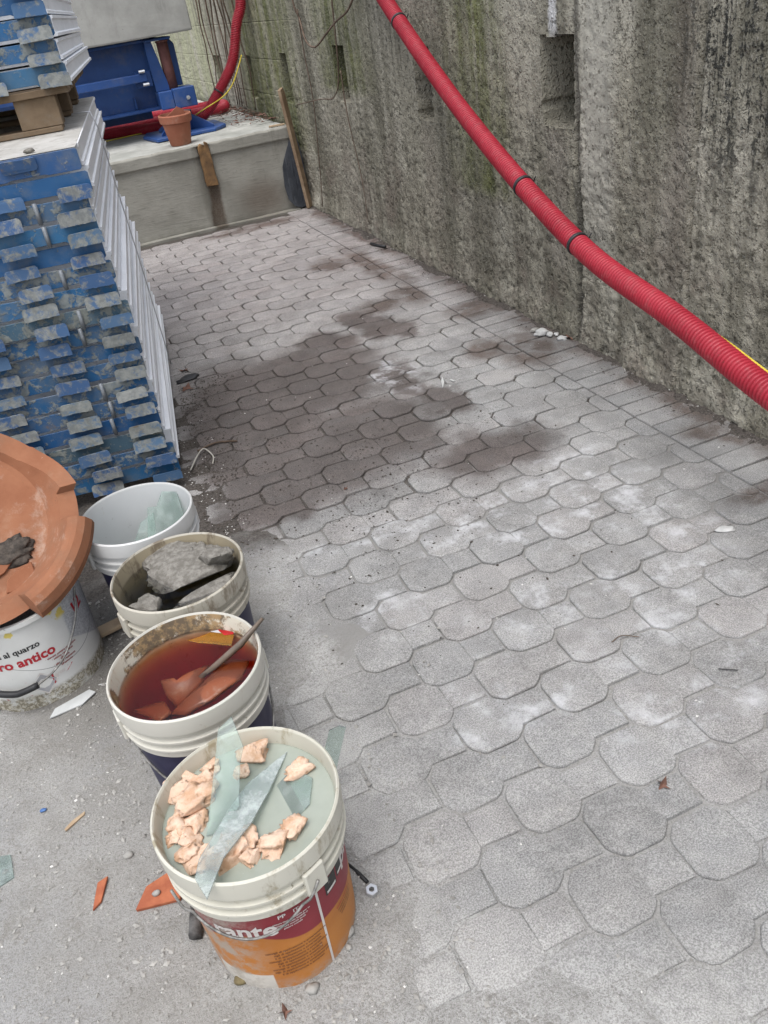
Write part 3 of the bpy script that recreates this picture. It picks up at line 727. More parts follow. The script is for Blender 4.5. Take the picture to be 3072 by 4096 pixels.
tag(wallo, 'tall weathered concrete retaining wall with weep holes, moss and dark streaks', 'wall')
core = box('wall_core', WALL_X+.34, WALL_X+.6, -1.2, 15, -.05, 2.1, MW, wallo)

# ------------------------------------------------------------------ concrete foundation block at the end of the lane
blk = empty('foundation_block', (0, BLOCK_Y, 0)); tag(blk, 'low cast concrete foundation block closing the far end of the lane', 'block')
bx = np.concatenate([[-2.6], np.arange(-2.5, 1.815, .03)]); bz = np.concatenate([np.arange(-.05, .50, .03), [.499, .506], np.arange(.512, .575, .02), [.577, .588]])
BX, BZ = np.meshgrid(bx, bz)
nb = fbm(BX*7, BZ*7, 120, 4)-.5
lip = np.where(BZ > .502, -.016, 0.0)
rec = np.where((np.abs(BX-1.135-(.35-BZ)*-.02) < .045) & (BZ < .575), .03, 0)
BYY = lip+nb*.010+rec+np.where(BZ > .584, .014+.012*(fbm(BX*20, BX*0, 121, 3)), 0)
fr = grid_obj('front_face', BX, BYY, BZ+np.where(BZ > .57, (fbm(BX*16, BX*0, 122, 3)-.5)*.012, 0), MC1, blk)
tx_ = bx; ty_ = np.concatenate([[.014], np.arange(.05, 2.2, .05), np.arange(2.3, 7.0, .5)])
TX, TY = np.meshgrid(tx_, ty_)
TZ = .588+(fbm(TX*16, TX*0, 122, 3)-.5)*.012*(TY < .03)+(fbm(TX*3, TY*3, 125, 4)-.5)*.014*(TY > .03)
TYY = np.where(TY < .03, .014-.016+.012*(fbm(TX*20, TX*0, 121, 3))+(fbm(TX*7, TX*0+.588*7, 120, 4)-.5)*.010, TY)
tp = grid_obj('top_face', TX, TYY, TZ, MCT, blk)
sd_ = mobj('end_face', [(1.795, 0.0, -.05), (1.795, 7, -.05), (1.795, 7, .586), (1.795, .0, .586)], [(0, 1, 2, 3)], MC1, blk)
ft = box('footing_lip', -2.5, 1.76, -.05, -.002, -.05, .014, MC1, blk, .006, cuts=12, jit=.012)
# rotten timber let into the block
pv = [(-.045, 0), (.038, 0), (.030, .29), (.012, .30), (.004, .275), (-.022, .29), (-.046, .27)]
o = obj('rotten_post', plate_mesh('rotten_post', pv, .045, MROT, .003), None, (1.145, BLOCK_Y+.012, .300), (R(90), 0, R(0)))
tag(o, 'rotten brown timber post let into a groove of the foundation block', 'post')
bm = bmesh.new(); bm.from_mesh(o.data); bmesh.ops.subdivide_edges(bm, edges=list(bm.edges), cuts=7, use_grid_fill=True)
for v in bm.verts: v.co += Vector((mnoise.noise(v.co*30), mnoise.noise(v.co*22+Vector((3, 3, 3))), mnoise.noise(v.co*Vector((60, 12, 30)) if False else v.co*34)*1.0))*.006
bm.to_mesh(o.data); bm.free()
# dark membrane hanging between block and wall
mp = [(1.815, .57), (1.745, .43), (1.690, .32), (1.672, .19), (1.682, .09), (1.72, .035), (1.77, .012), (1.835, .010), (1.850, .25), (1.848, .44), (1.835, .55)]
def lift(p, n):  # curved sheet: leans out a little at the foot
    return (p[0], BLOCK_Y-.012-.035*(1-p[1]/.57)-.012*math.sin(p[0]*30+p[1]*9), p[1])
bm = bmesh.new(); vs = [bm.verts.new(lift(p, 0)) for p in mp]; f0 = bm.faces.new(vs); r = bmesh.ops.triangulate(bm, faces=[f0]); bmesh.ops.subdivide_edges(bm, edges=list(bm.edges), cuts=3, use_grid_fill=True)
for v in bm.verts: v.co.y = lift((v.co.x, v.co.z), 0)[1]+.006*mnoise.noise(v.co*14)
me = bpy.data.meshes.new('membrane_sheet'); bm.to_mesh(me); bm.free(); me.materials.append(MFELT)
o = obj('membrane_sheet', me); md = o.modifiers.new('s', 'SOLIDIFY'); md.thickness = .004; tag(o, 'torn dark grey membrane sheet hanging at the block corner beside the wall', 'sheet')
# wooden stake leaning in the corner
a = Vector((1.955, 6.05, .0)); b = Vector((1.90, 6.06, .875)); 
st = plate_mesh('wooden_stake', [(-.036, 0), (.036, 0), (.036, .81), (.016, .842), (-.036, .832)], .024, MWOOD3, .002)
o = obj('wooden_stake', st, None, (1.822, 6.425, .004), (R(90), 0, R(68)))
o.rotation_euler = (Matrix.Rotation(R(-4.0), 3, 'Y') @ Matrix.Rotation(R(52), 3, 'Z') @ Matrix.Rotation(R(90), 3, 'X')).to_euler()
tag(o, 'upright pale wooden board leaning in the corner between block and wall', 'board')
o = obj('wood_offcut', box_mesh('wood_offcut', -.06, .06, -.012, .012, -.006, .006, MWOOD2, .002), None, (1.72, BLOCK_Y+.03, .600), (0, 0, R(-12)))
tag(o, 'short strip of wood lying on the block edge beside the leaning board', 'wood')

# ------------------------------------------------------------------ corrugated red conduits
def corrugated(name, pts, rad, pitch, seg=24, amp=.0030):
    P = spline(pts, 400); P = resample(P, pitch/6)
    prof = (-amp*3.6, amp*.1, amp*.85, amp*1.1, amp*.85, amp*.1)
    rr = [rad+prof[i % 6] for i in range(len(P))]
    v, f = tube(P, rr, seg); return mesh(name, v, f, MHOSE, True), P
HPTS = [(1.83, 5.25, 1.90), (1.825, 4.78, 1.58), (1.80, 4.298, 1.278), (1.72, 3.557, .945), (1.63, 2.856, .706), (1.58, 2.321, .549), (1.54, 1.841, .479), (1.50, 1.434, .408), (1.46, 1.0, .36)]
hm, HP = corrugated('red_conduit', HPTS, .0335, .0130)
hose = obj('red_conduit', hm); tag(hose, 'thick red corrugated conduit sloping down along the retaining wall', 'conduit')
def tie_at(P, pt, parent, rad=.0395):
    i = min(range(len(P)), key=lambda k: (P[k]-Vector(pt)).length); i = min(max(i, 3), len(P)-4)
    t = (P[i+2]-P[i-2]).normalized(); q = t.to_track_quat('Z', 'Y').to_matrix().to_4x4(); q.translation = P[i]
    v, f = lathe([(rad-.004, -.006), (rad, -.006), (rad, .006), (rad-.004, .006)], 28)
    v = [q @ Vector(a) for a in v]
    tl, tf = tube([q @ Vector((rad, 0, 0)), q @ Vector((rad*1.0, .018, .004)), q @ Vector((rad*1.05, .034, .010))], .0022, 5); k = len(v)
    return mobj('cable_tie', v+tl, f+[tuple(a+k for a in g) for g in tf], MBLACK, parent, True)
for pt in ((1.79, 4.18, 1.22), (1.625, 2.81, .692), (1.59, 2.40, .570)): tie_at(HP, pt, hose)
cp = spline([(1.600, 2.05, .468), (1.592, 1.96, .478), (1.575, 1.84, .482), (1.552, 1.64, .462), (1.533, 1.43, .428), (1.49, 1.02, .376)], 40)
v, f = tube(cp, .0040, 8); o = mobj('yellow_cord', v, f, MCORD, None, True); tag(o, 'thin yellow cord running on top of the sloping red conduit', 'cord')
h2 = [(1.83, 7.3, 1.70), (1.82, 7.25, 1.405), (1.75, 7.25, 1.250), (1.662, 7.25, 1.018), (1.512, 7.25, .840), (1.368, 7.25, .706), (1.24, 7.35, .65), (1.0, 7.65, .626), (.6, 7.9, .626), (.1, 8.05, .626), (-.6, 8.15, .626)]
hm2, HP2 = corrugated('red_conduit', h2, .038, .0115, 16)
o = obj('red_conduit', hm2); tag(o, 'red corrugated conduit dropping behind the blue crane leg onto the block', 'conduit'); tie_at(HP2, (1.50, 7.25, .828), o, .043)
h3 = [(.2, 8.3, .626), (.9, 8.1, .626), (1.42, 7.98, .64), (1.66, 8.06, .630), (1.73, 8.30, .64), (1.55, 8.55, .626), (1.2, 8.6, .626), (.5, 8.55, .626)]
hm3, _ = corrugated('red_conduit', h3, .038, .0115, 16)
o = obj('red_conduit', hm3); tag(o, 'looped end of red conduit lying on the block near the wall', 'conduit')
v, f = tube(spline([(1.73, 7.20, 1.05), (1.69, 7.19, .985), (1.605, 7.18, .865), (1.50, 7.18, .79), (1.31, 7.20, .72), (1.15, 7.5, .606), (.95, 7.7, .600), (.62, 7.68, .598), (.3, 7.7, .598)], 60), .0048, 6)
o = mobj('yellow_cord', v, f, MCORD, None, True); tag(o, 'yellow cord trailing over the block top from the dropping red conduit', 'cord')

# ------------------------------------------------------------------ blue crane base frame with jack leg
cr = empty('crane_base_frame', (1.17, 7.25, .592)); cr.scale = (.97, .97, .97); tag(cr, 'blue painted steel crane base frame with jack leg on the foundation block', 'crane base')
def cbox(name, x0, x1, y0, y1, z0, z1, mat=MCRANE, parent=cr, bev=.006):
    me = box_mesh(name, x0-1.2, x1-1.2, y0-6.9, y1-6.9, z0-.614, z1-.614, mat, bev); return obj(name, me, parent)
def cplate(name, pts, thick, axis, at, parent=cr, mat=MCRANE, bev=.003):
    me = plate_mesh(name, pts, thick, mat, bev); o = obj(name, me, parent)
    if axis == 'y': o.matrix_local = Matrix.Translation((-1.2, at-6.9, -.614)) @ Matrix.Rotation(R(90), 4, 'X')
    if axis == 'x': o.matrix_local = Matrix.Translation((at-1.2, -6.9, -.614)) @ Matrix(((0, 0, 1, 0), (1, 0, 0, 0), (0, 1, 0, 0), (0, 0, 0, 1)))
    return o
fp = plate_mesh('foot_plate', [(-.28, -.29), (.19, -.30), (.31, -.15), (.31, .28), (-.28, .28), (-.34, .06)], .022, MCRANE, .003); obj('foot_plate', fp, cr, (0, 0, .001))
for pts, ang in (([(.05, .022), (.27, .022), (.27, .04), (.06, .15)], -38), ([(.05, .022), (.27, .022), (.27, .04), (.06, .15)], -142), ([(.05, .022), (.25, .022), (.25, .04), (.06, .15)], 40), ([(.05, .022), (.25, .022), (.25, .04), (.06, .15)], 140), ([(.05, .022), (.26, .022), (.26, .04), (.06, .13)], -90)):
    me = plate_mesh('gusset', pts, .012, MCRANE, .002); o = obj('gusset', me, cr); o.matrix_local = Matrix.Rotation(R(ang), 4, 'Z') @ Matrix.Rotation(R(90), 4, 'X')
rimv, rimf = lathe([(.0, .022), (.085, .022), (.085, .16), (.0, .16)], 24); mobj('jack_socket', rimv, rimf, MCRANE, cr, False)
cbox('sleeve', 1.145, 1.318, 6.70, 6.90, .812, .952); cbox('sleeve_flange', 1.035, 1.1448, 6.715, 6.90, .818, .945)
sv_, sf_ = tube([(-.03, -.09, .30), (-.03, -.09, .655)], .043, 20); sp = mobj('jack_spindle', sv_, sf_, MRUST, cr, True)
v, f = lathe([(0, 0), (.05, 0), (.05, .012), (0, .012)], 20); o = mobj('spindle_cap', v, f, MRUST, sp, False, (-.03, -.09, .655))
cplate('side_plate', [(1.035, .945), (1.148, .945), (1.095, 1.24), (1.085, 1.30), (1.035, 1.302), (1.03, 1.2)], .02, 'y', 6.80)
cplate('side_plate', [(1.215, .955), (1.272, .955), (1.275, 1.245), (1.235, 1.30), (1.17, 1.30), (1.17, 1.27), (1.215, 1.24)], .02, 'y', 6.92)
cbox('head_plate', 1.03, 1.235, 6.74, 7.05, 1.285, 1.302)
cbox('web', -1.6, 1.06, 6.93, 6.945, .84, 1.29, bev=0); cbox('bottom_flange', -1.6, 1.06, 6.84, 7.02, .815, .842); cbox('top_flange', -1.6, 1.15, 6.80, 7.05, 1.288, 1.308)
cbox('rail', -1.6, .985, 6.72, 6.78, 1.032, 1.090); cbox('web_stiffener', .86, .872, 6.85, 6.928, .845, .93); cbox('rail_bracket', .90, 1.03, 6.80, 6.83, .99, 1.10)
cbox('rear_shade_web', -1.6, 1.06, 7.55, 7.565, .70, 1.29, bev=0); cbox('cross_web', -.6, -.585, 6.96, 7.54, .70, 1.29, bev=0)  # rear web: unseen beam, added to block light from behind the frame
for bx_, bz_ in ((.93, 1.105), (.94, 1.015)):
    v, f = tube([(bx_-1.2, -.19, bz_-.614), (bx_-1.2+.045, -.19, bz_-.614)], .012, 8); mobj('bolt', v, f, MSTEEL, cr)
v, f = lathe([(0, 0), (.016, 0), (.016, .014), (.009, .014), (.009, .032), (0, .032)], 6); o = mobj('bolt', v, f, MSTEEL, cr, False, (.052, -.20, .262), (R(90), 0, 0))
bal = obj('ballast_block', box_mesh('ballast_block', -1.9, 1.360, 7.00, 7.8, 1.272, 1.90, MC2, .012, 2, .008, 6)); tag(bal, 'pale smooth concrete ballast block resting on the blue crane frame', 'ballast')

# terracotta flower pot on the block edge
pr_ = [(0, 0), (.072, 0), (.078, .006), (.104, .155), (.112, .155), (.118, .160), (.122, .205), (.117, .212), (.110, .212), (.106, .16), (.074, .02), (0, .02)]
pot = empty('flower_pot', (1.018, 6.640, .590), (R(2), R(1), 0)); pot.scale = (.97, .97, .97); tag(pot, 'small terracotta flower pot standing on the foundation block edge', 'pot')
v, f = lathe(pr_, 40); o = mobj('pot_body', v, f, MTER2, pot, True); autosmooth(o.data, 40)
v, f = disc(.098, .14, 24); mobj('soil', v, f, MSOIL, pot)
sh = sheet3('pot_shard', [(-.09, .02, .0), (.05, .05, .0), (.075, .05, .08), (.03, .045, .105), (-.06, .03, .055), (-.10, .02, .04)], .009, MTER2)
o = obj('pot_shard', sh, None, (1.028, 6.640, .728)); tag(o, 'broken terracotta piece sticking out of the small flower pot', 'shard')

# ------------------------------------------------------------------ dry vines on the wall
def vine(pts, r0_, r1_, label):
    P = spline([(p[0]+random.uniform(-.012, .004), p[1], p[2]) for p in pts], 40); n = len(P)
    v, f = tube(P, [r0_+(r1_-r0_)*i/(n-1) for i in range(n)], 6); o = mobj('dry_vine', v, f, MVINE, None, True)
    tag(o, label, 'vine', 'dry vines hanging on the wall'); return o
vine([(1.855, 6.03, 1.7), (1.85, 5.987, 1.359), (1.855, 5.949, 1.257), (1.835, 5.796, 1.134), (1.835, 5.647, 1.098), (1.845, 5.425, 1.166), (1.85, 5.223, 1.226), (1.855, 4.994, 1.291), (1.86, 4.75, 1.45)], .006, .006, 'brown vine bent in a wide V across the mossy wall')
vine([(1.855, 5.18, 1.7), (1.85, 5.230, 1.333), (1.845, 5.29, .962), (1.84, 5.446, .823), (1.835, 5.745, .794), (1.84, 6.25, .735)], .005, .003, 'thin vine curling towards the leaning wooden board')
vine([(1.86, 5.95, 1.31), (1.857, 5.976, 1.05), (1.857, 5.968, .76), (1.857, 6.062, .322), (1.85, 6.12, .05)], .004, .003, 'straight thin vine reaching down the wall to the pavement')
vine([(1.86, 5.33, .97), (1.86, 5.28, .72), (1.857, 5.22, .38), (1.855, 5.18, .10)], .004, .002, 'fine vine hanging below the third weep hole')
for k in range(9):
    y0 = 7.65+k*.17+random.uniform(-.05, .05); pts = [(1.85, y0, 1.9)]; z = 1.9; yy = y0
    while z > .66: z -= .16; yy += random.uniform(-.05, .05); pts.append((1.847+random.uniform(-.01, .008), yy, z))
    vine(pts, .009, .004, 'dry brown stem in the vine thicket behind the dropping conduit')

# ------------------------------------------------------------------ stacked metal planks
LAY, PW, PL = .0635, .62, 1.88
def plank_parts():
    prof = [(0, .001), (0, .010), (-.006, .014), (-.006, .049), (0, .053), (0, .0615), (-PW, .0615), (-PW, .001)]
    n = len(prof); v = [(x, .11, z) for x, z in prof]+[(x, PL, z) for x, z in prof]
    f = [(i, (i+1) % n, (i+1) % n+n, i+n) for i in range(n)]+[tuple(range(n-1, -1, -1)), tuple(range(n, 2*n))]
    deck = mesh('deck', v, f, MALU)
    return deck
DECK = plank_parts()
DECKTOP = mesh('deck_sheet', [(-.004, .02, .0625), (-PW, .02, .0625), (-PW, PL-.003, .0625), (-.004, PL-.003, .0625)], [(0, 3, 2, 1)], MTOP)
def cap_mesh(seed):
    rn = random.Random(seed); b = .0045; t = .0622
    pts = [(-PW, b+.004), (-.54, b+.004)]
    for a0, a1 in ((-.40, -.295), (-.20, -.105)):
        d = rn.uniform(.003, .0075); pts += [(a0-.012, b), (a0, b+d), (a1, b+d), (a1+.010, b)]
    pts += [(-.006, b), (0, b+.006), (0, t-.005), (-.006, t), (-PW, t)]
    me = plate_mesh('end_cap', pts, .005, MCAP, .0008); return me
CAPS = [cap_mesh(i) for i in range(6)]
def hook_mesh(seed, flip=False):
    rn = random.Random(seed); W = .102+rn.uniform(-.005, .005); hgt = .036+rn.uniform(-.004, .004); rd = .011
    top = []
    for cx, a0 in ((W/2-rd, 0), (-W/2+rd, 90)):
        for k in range(5): a = R(a0+k*22.5); top.append((cx+rd*math.cos(a), hgt-rd+rd*math.sin(a)))
    bot = []; nb = 12
    for k in range(nb+1): bot.append((-W/2+W*k/nb, rn.uniform(-.0014, .0008)))
    bm = bmesh.new(); lv = []
    lean = rn.uniform(.001, .008)
    for x, z in bot+top: lv.append(bm.verts.new((x, -.030+lean*z/hgt+rn.uniform(-.0006, .0006), z)))
    fc = bm.faces.new(lv); bm.normal_update()
    if fc.normal.y > 0: fc.normal_flip()
    r = bmesh.ops.extrude_face_region(bm, geom=[fc])
    for g in r['geom']:
        if isinstance(g, bmesh.types.BMVert): g.co.y -= .0035+.0006*mnoise.noise(g.co*60+Vector((seed, 0, 0)))
    def add_box(x0, x1, y0, y1, z0, z1):
        vs = [bm.verts.new(p) for p in ((x0, y0, z0), (x1, y0, z0), (x1, y1, z0), (x0, y1, z0), (x0, y0, z1), (x1, y0, z1), (x1, y1, z1), (x0, y1, z1))]
        for q in ((0, 3, 2, 1), (4, 5, 6, 7), (0, 1, 5, 4), (1, 2, 6, 5), (2, 3, 7, 6), (3, 0, 4, 7)): bm.faces.new([vs[i] for i in q])
    add_box(-W/2+.004, W/2-.004, -.030, -.004, -.001, .005)
    bmesh.ops.recalc_face_normals(bm, faces=bm.faces)
    me = bpy.data.meshes.new('hook'); bm.to_mesh(me); bm.free(); me.materials.append(MHOOK); return me
HOOKS = [hook_mesh(i) for i in range(9)]
v, f = tube([(0, 0, -.030), (0, -.002, .030)], .0065, 10); PIN = mesh('pin', v, f, m_simple('dull_pin', (.17, .185, .20), (.26, .275, .29), .55, 20, .2, 90, .3), True)
ORD = ['top', 'second', 'third', 'fourth', 'fifth', 'sixth', 'seventh', 'eighth', 'ninth', 'tenth', 'eleventh', 'twelfth', 'thirteenth', 'fourteenth', 'fifteenth', 'sixteenth', 'bottom']
SYAW = R(-7.3)
def plank(x, y, z, yw, label, group, seed, hooks=True, flip=False, pin=False):
    rn = random.Random(seed*7+3)
    t = empty('metal_plank', (x, y, z), (0, 0, yw)); tag(t, label, 'plank', group)
    d = obj('deck', DECK, t); d.scale = (1, rn.uniform(.955, 1.0), 1)
    obj('end_cap', CAPS[rn.randrange(6)], t, (0, .0, 0), (R(90), 0, 0))
    for cx in (-.050, -.246, -.442):
        if flip:
            if cx > -.1: continue
            o = obj('hook', HOOKS[rn.randrange(9)], t, (cx+.075+rn.uniform(-.006, .006), .012, .058), (0, R(180), 0))
        else: o = obj('hook', HOOKS[rn.randrange(9)], t, (cx+rn.uniform(-.009, .009), 0, -.004+rn.uniform(-.003, .003)), (rn.uniform(-.10, .10), rn.uniform(-.04, .04), 0))
    if pin: obj('pin', PIN, t, (-.148+rn.uniform(-.006, .006), -.014, .038+rn.uniform(-.006, .004)), (rn.uniform(-.06, .06), 0, 0))
    return t
NL = 17; Z0 = .047
for i in range(NL):
    k = NL-1-i; rn = random.Random(i+77)
    z = Z0+i*LAY; xx = .120+rn.uniform(-.014, .014)-(.012 if k == 0 else 0)+(.012 if k == 1 else 0)
    t = plank(xx, 2.695+rn.uniform(-.010, .012), z, SYAW+rn.uniform(-.005, .005),
          f'{ORD[k]} metal plank with a splashed blue end in the tall lower stack' if k not in (0, NL-1) else ('topmost metal plank of the tall lower stack, under the pallet' if k == 0 else 'lowest metal plank of the tall stack, behind the white bucket'),
          'planks of the tall lower stack', i+1, flip=(k == 0), pin=(k in (2, 3, 5, 7, 8, 11, 12, 13)))
    if k == 0: obj('deck_sheet', DECKTOP, t)
n_ = Vector((math.sin(-SYAW), math.cos(SYAW), 0)); d_v = Vector((math.cos(SYAW), math.sin(SYAW), 0))
for j, (yy, nm) in enumerate(((.25, 'front'), (1.45, 'rear'))):
    P = Vector((.075, 2.695, 0))+n_*yy
    o = obj('bearer', box_mesh('bearer', -.62, .02, -.04, .04, 0, .047, MWOOD, .003), None, (P.x, P.y, -.001), (0, 0, SYAW)); tag(o, f'{nm} wooden bearer under the tall plank stack', 'bearer')
ZT = Z0+NL*LAY
# pallet
pal = empty('wooden_pallet', (.117, 3.213, ZT), (0, 0, SYAW)); tag(pal, 'brown wooden pallet lying between the two plank stacks', 'pallet')
for yy in (0, .52, 1.04): obj('bottom_board', box_mesh('bottom_board', -.75, .004, yy, yy+.10, .0015, .018, MWOOD, .002, 1, .004, 3), pal)
for yy in (.0, .52, 1.04):
    for xx in (-.075, -.42, -.70): obj('pallet_block', box_mesh('pallet_block', xx-.05, xx+.085, yy+.004, yy+.098, .0185, .108, MWOOD, .002), pal)
for yy in (-.01, .14, .29, .44, .59, .74, .89, 1.04): obj('top_board', box_mesh('top_board', -.75, .060, yy, yy+.11, .1085, .130, MWOOD, .002, 1, .003, 3, yy*10), pal)
ORU = ['lowest', 'second', 'third', 'fourth', 'fifth']
for i in range(5):
    rn = random.Random(i+300)
    plank(.186+rn.uniform(-.004, .006)-(.004 if i else 0), 3.20+rn.uniform(-.005, .008), ZT+.1325+i*.0665, SYAW+rn.uniform(-.004, .004), f'{ORU[i]} metal plank of the upper stack resting on the pallet', 'planks of the upper stack', i+40)
# wire round the lower stack
cn = Vector((.120, 2.695, 0)); w0 = cn+n_*1.05
pts = []
for s, z in ((-.60, ZT+.004), (-.3, ZT+.004), (-.02, ZT+.004), (.004, ZT+.001), (.016, ZT-.06), (.018, ZT-.3), (.022, ZT-.6), (.022, ZT-.9), (.022, .04)):
    pts.append(w0+d_v*s+n_*(0.05*(ZT-z))+Vector((0, 0, z)))
v, f = tube(pts, .0024, 6); o = mobj('tie_wire', v, f, MSTEEL, None, True); tag(o, 'thin steel wire tied round the tall plank stack', 'wire')
# rubble and mortar crumbs on the top plank
o = obj('mortar_lump', rock_mesh('mortar_lump', .016, .010, .007, MROCK, 3, 2), None, (-.005, 2.77, ZT+.006)); tag(o, 'small mortar lump on the top plank in front of the pallet', 'mortar')

# ------------------------------------------------------------------ buckets
def text_verts(s, size, bold=.022):
    cu = bpy.data.curves.new('t', 'FONT'); cu.body = s; cu.size = size; cu.align_x = 'CENTER'; cu.align_y = 'CENTER'; cu.offset = size*bold; cu.resolution_u = 3
    o = bpy.data.objects.new('t', cu); C.objects.link(o)
    dg = bpy.context.evaluated_depsgraph_get(); me = o.evaluated_get(dg).to_mesh()
    v = [q.co.copy() for q in me.vertices]; f = [tuple(p.vertices) for p in me.polygons]
    o.evaluated_get(dg).to_mesh_clear(); bpy.data.objects.remove(o); bpy.data.curves.remove(cu)
    return v, f
class Bucket:
    def __init__(s, name, label, loc, rot=(0, 0, 0), r0=.130, r1=.143, H=.34, zc=.238):
        s.t = empty(name, loc, rot); tag(s.t, label, 'bucket'); s.r0, s.r1, s.H, s.zc = r0, r1, H, zc
    def rad(s, z): return s.r0+(s.r1-s.r0)*z/s.H
    def body(s, m_body, m_col, m_in, floor=.012):
        r = s.rad; zc, H = s.zc, s.H
        v, f = lathe([(0, .004), (r(0)-.006, .004), (r(0)-.003, 0), (r(0), .003), (r(.08), .08), (r(.16), .16), (r(zc), zc)], 72); o = mobj('body', v, f, m_body, s.t, True); autosmooth(o.data, 40)
        R1 = s.r1; k = R1+.0085
        pr = [(r(zc), zc-.001), (R1+.0045, zc-.001), (R1+.0055, zc+.013), (k, zc+.016), (k, zc+.020), (R1+.0005, zc+.022), (R1+.0005, zc+.036), (k, zc+.038), (k, zc+.042), (R1+.0005, zc+.044), (R1+.0005, zc+.060), (k+.0015, zc+.062), (k+.0025, H-.022), (k+.002, H-.003), (k-.001, H), (k-.002, H), (R1+.0045, H-.004)]
        v, f = lathe(pr, 80); o = mobj('collar', v, f, m_col, s.t, True); autosmooth(o.data, 35)
        v, f = lathe([(R1+.0045, H-.004), (R1-.001, H-.034), (r(.2)-.003, .2), (r(floor)-.003, floor), (0, floor)], 72); mobj('inner_wall', v, f, m_in, s.t, True)
    def water(s, z, mat, floor=.014, closed=True):
        q = (z-.2)/(s.H-.034-.2); ri = (s.rad(.2)-.003)*(1-q)+(s.r1-.001)*q+.0012
        pr = [(0, z), (ri*.5, z), (ri-.004, z), (ri, z+.0010), (s.rad(.2)-.0018, .2), (s.rad(.01)-.0018, .0085), (0, .0085)]
        v, f = lathe(pr[::-1], 72); return mobj('water', v, f, mat, s.t, True)
    def lug(s, ang, mat):
        zc = s.zc; me = box_mesh('lug', 0, .011, -.020, .020, zc+.002, zc+.058, mat, .003); o = obj('lug', me, s.t)
        o.matrix_local = Matrix.Rotation(ang, 4, 'Z') @ Matrix.Translation((s.r1+.002, 0, 0)); return o
    def bail(s, a, b, drop, mat=None, r=.0024, out=.012):
        z0 = s.zc+.03; pts = []
        for i in range(25):
            t = i/24; an = a+(b-a)*t; z = z0-drop*math.sin(math.pi*t)**.8
            rr = max(s.rad(max(z, 0)), 0)+out+(.006 if z > s.zc else 0); pts.append((rr*math.cos(an), rr*math.sin(an), max(z, .006)))
        v, f = tube(spline(pts, 60), r, 6); return mobj('handle', v, f, mat or MWIRE, s.t, True)
    def text(s, st, ang, z, size, mat, name='lettering', tilt=0., lift=.0008, sx=1., bold=.022):
        v, f = text_verts(st, size, bold); out = []
        ca, sa = math.cos(tilt), math.sin(tilt)
        for p in v:
            x, y = p.x*sx*ca-p.y*sa, p.x*sx*sa+p.y*ca; zz = z+y; rr = s.rad(zz)+lift; an = ang+x/s.rad(z); out.append((rr*math.cos(an), rr*math.sin(an), zz))
        return mobj(name, out, f, mat, s.t)
    def patch(s, ang, z, wd, ht, mat, name, lift=.0005, n=10, poly=None):
        v = []; f = []
        if poly:
            for x, y in poly:
                zz = z+y; rr = s.rad(zz)+lift; an = ang+x/s.rad(z); v.append((rr*math.cos(an), rr*math.sin(an), zz))
            return mobj(name, v, [tuple(range(len(v)))], mat, s.t)
        for i in range(n+1):
            for zz in (z-ht/2, z+ht/2):
                an = ang+(i/n-.5)*wd/s.rad(z); rr = s.rad(zz)+lift; v.append((rr*math.cos(an), rr*math.sin(an), zz))
        f = [(2*i, 2*i+2, 2*i+3, 2*i+1) for i in range(n)]
        return mobj(name, v, f, mat, s.t)
# --- orange labelled bucket with foam and glass
OB = Bucket('paint_bucket', 'white rimmed bucket with red and orange label holding foam lumps and glass', (-.018, .938, .002), (R(-.5), R(.5), 0))
OB.body(MORG, MCREAM, MCREAMIN); OB.water(.306, MWMIL)
lug_a = R(-66); OB.lug(lug_a, MCREAM); OB.lug(lug_a+math.pi, MCREAM)
OB.bail(lug_a, lug_a-R(95), .075)
OB.patch(lug_a, .118, .0045, .235, MTW, 'white_seam', .0007)
OB.text('rante', R(-119), .190, .050, MTW, sx=1.0, bold=.028); OB.text('pitt', R(-24), .206, .048, MTW, sx=.95, bold=.028)
OB.text('PP', R(-92), .214, .013, MTW); OB.text('IT', R(-82), .214, .012, MTW)
for dz in range(4): OB.text('pittura murale lavabile per interni'[:30-dz*5], R(-86), .199-dz*.006, .0055, MTW)
for k in range(9): OB.text('consigli di applicazione e avvertenze per la posa'[(k*3) % 9:40-(k*5) % 7], R(-88), .122-k*.0085, .0068, MTBR)
for k in range(4): OB.text('smaltire secondo norma'[:20-k*2], R(-40), .125-k*.009, .0066, MTBR if k else MTR)
OB.patch(R(-52), .200, .030, .036, MTK, 'pictogram'); OB.patch(R(-38), .206, .030, .036, MTK, 'pictogram')
OB.patch(R(-52), .188, .024, .006, MTW, 'pictogram_band', .0009); OB.patch(R(-38), .194, .024, .006, MTW, 'pictogram_band', .0009)
def wpos(x, y, k=.86): return (-.018+(x+.018)*k, .938+(y-.938)*k)
FOAM = [(0.025, 1.070, 1.55), (-0.003, 1.038, 0.80), (-0.062, 1.079, 0.85), (-0.101, 1.066, 1.10), (-0.075, 1.056, 1.05), (-0.133, 1.050, 1.20), (-0.109, 1.007, 1.70), (-0.143, 0.975, 1.15), (-0.117, 0.964, 1.15), (-0.146, 0.950, 0.85), (-0.158, 0.952, 0.75), (-0.129, 0.933, 1.10), (-0.139, 0.905, 1.20), (-0.129, 0.878, 1.20), (-0.067, 0.860, 1.65), (-0.031, 0.874, 0.95), (-0.041, 0.837, 1.00), (0.012, 0.844, 1.40), (0.048, 0.858, 1.10), (0.100, 0.978, 1.10)]
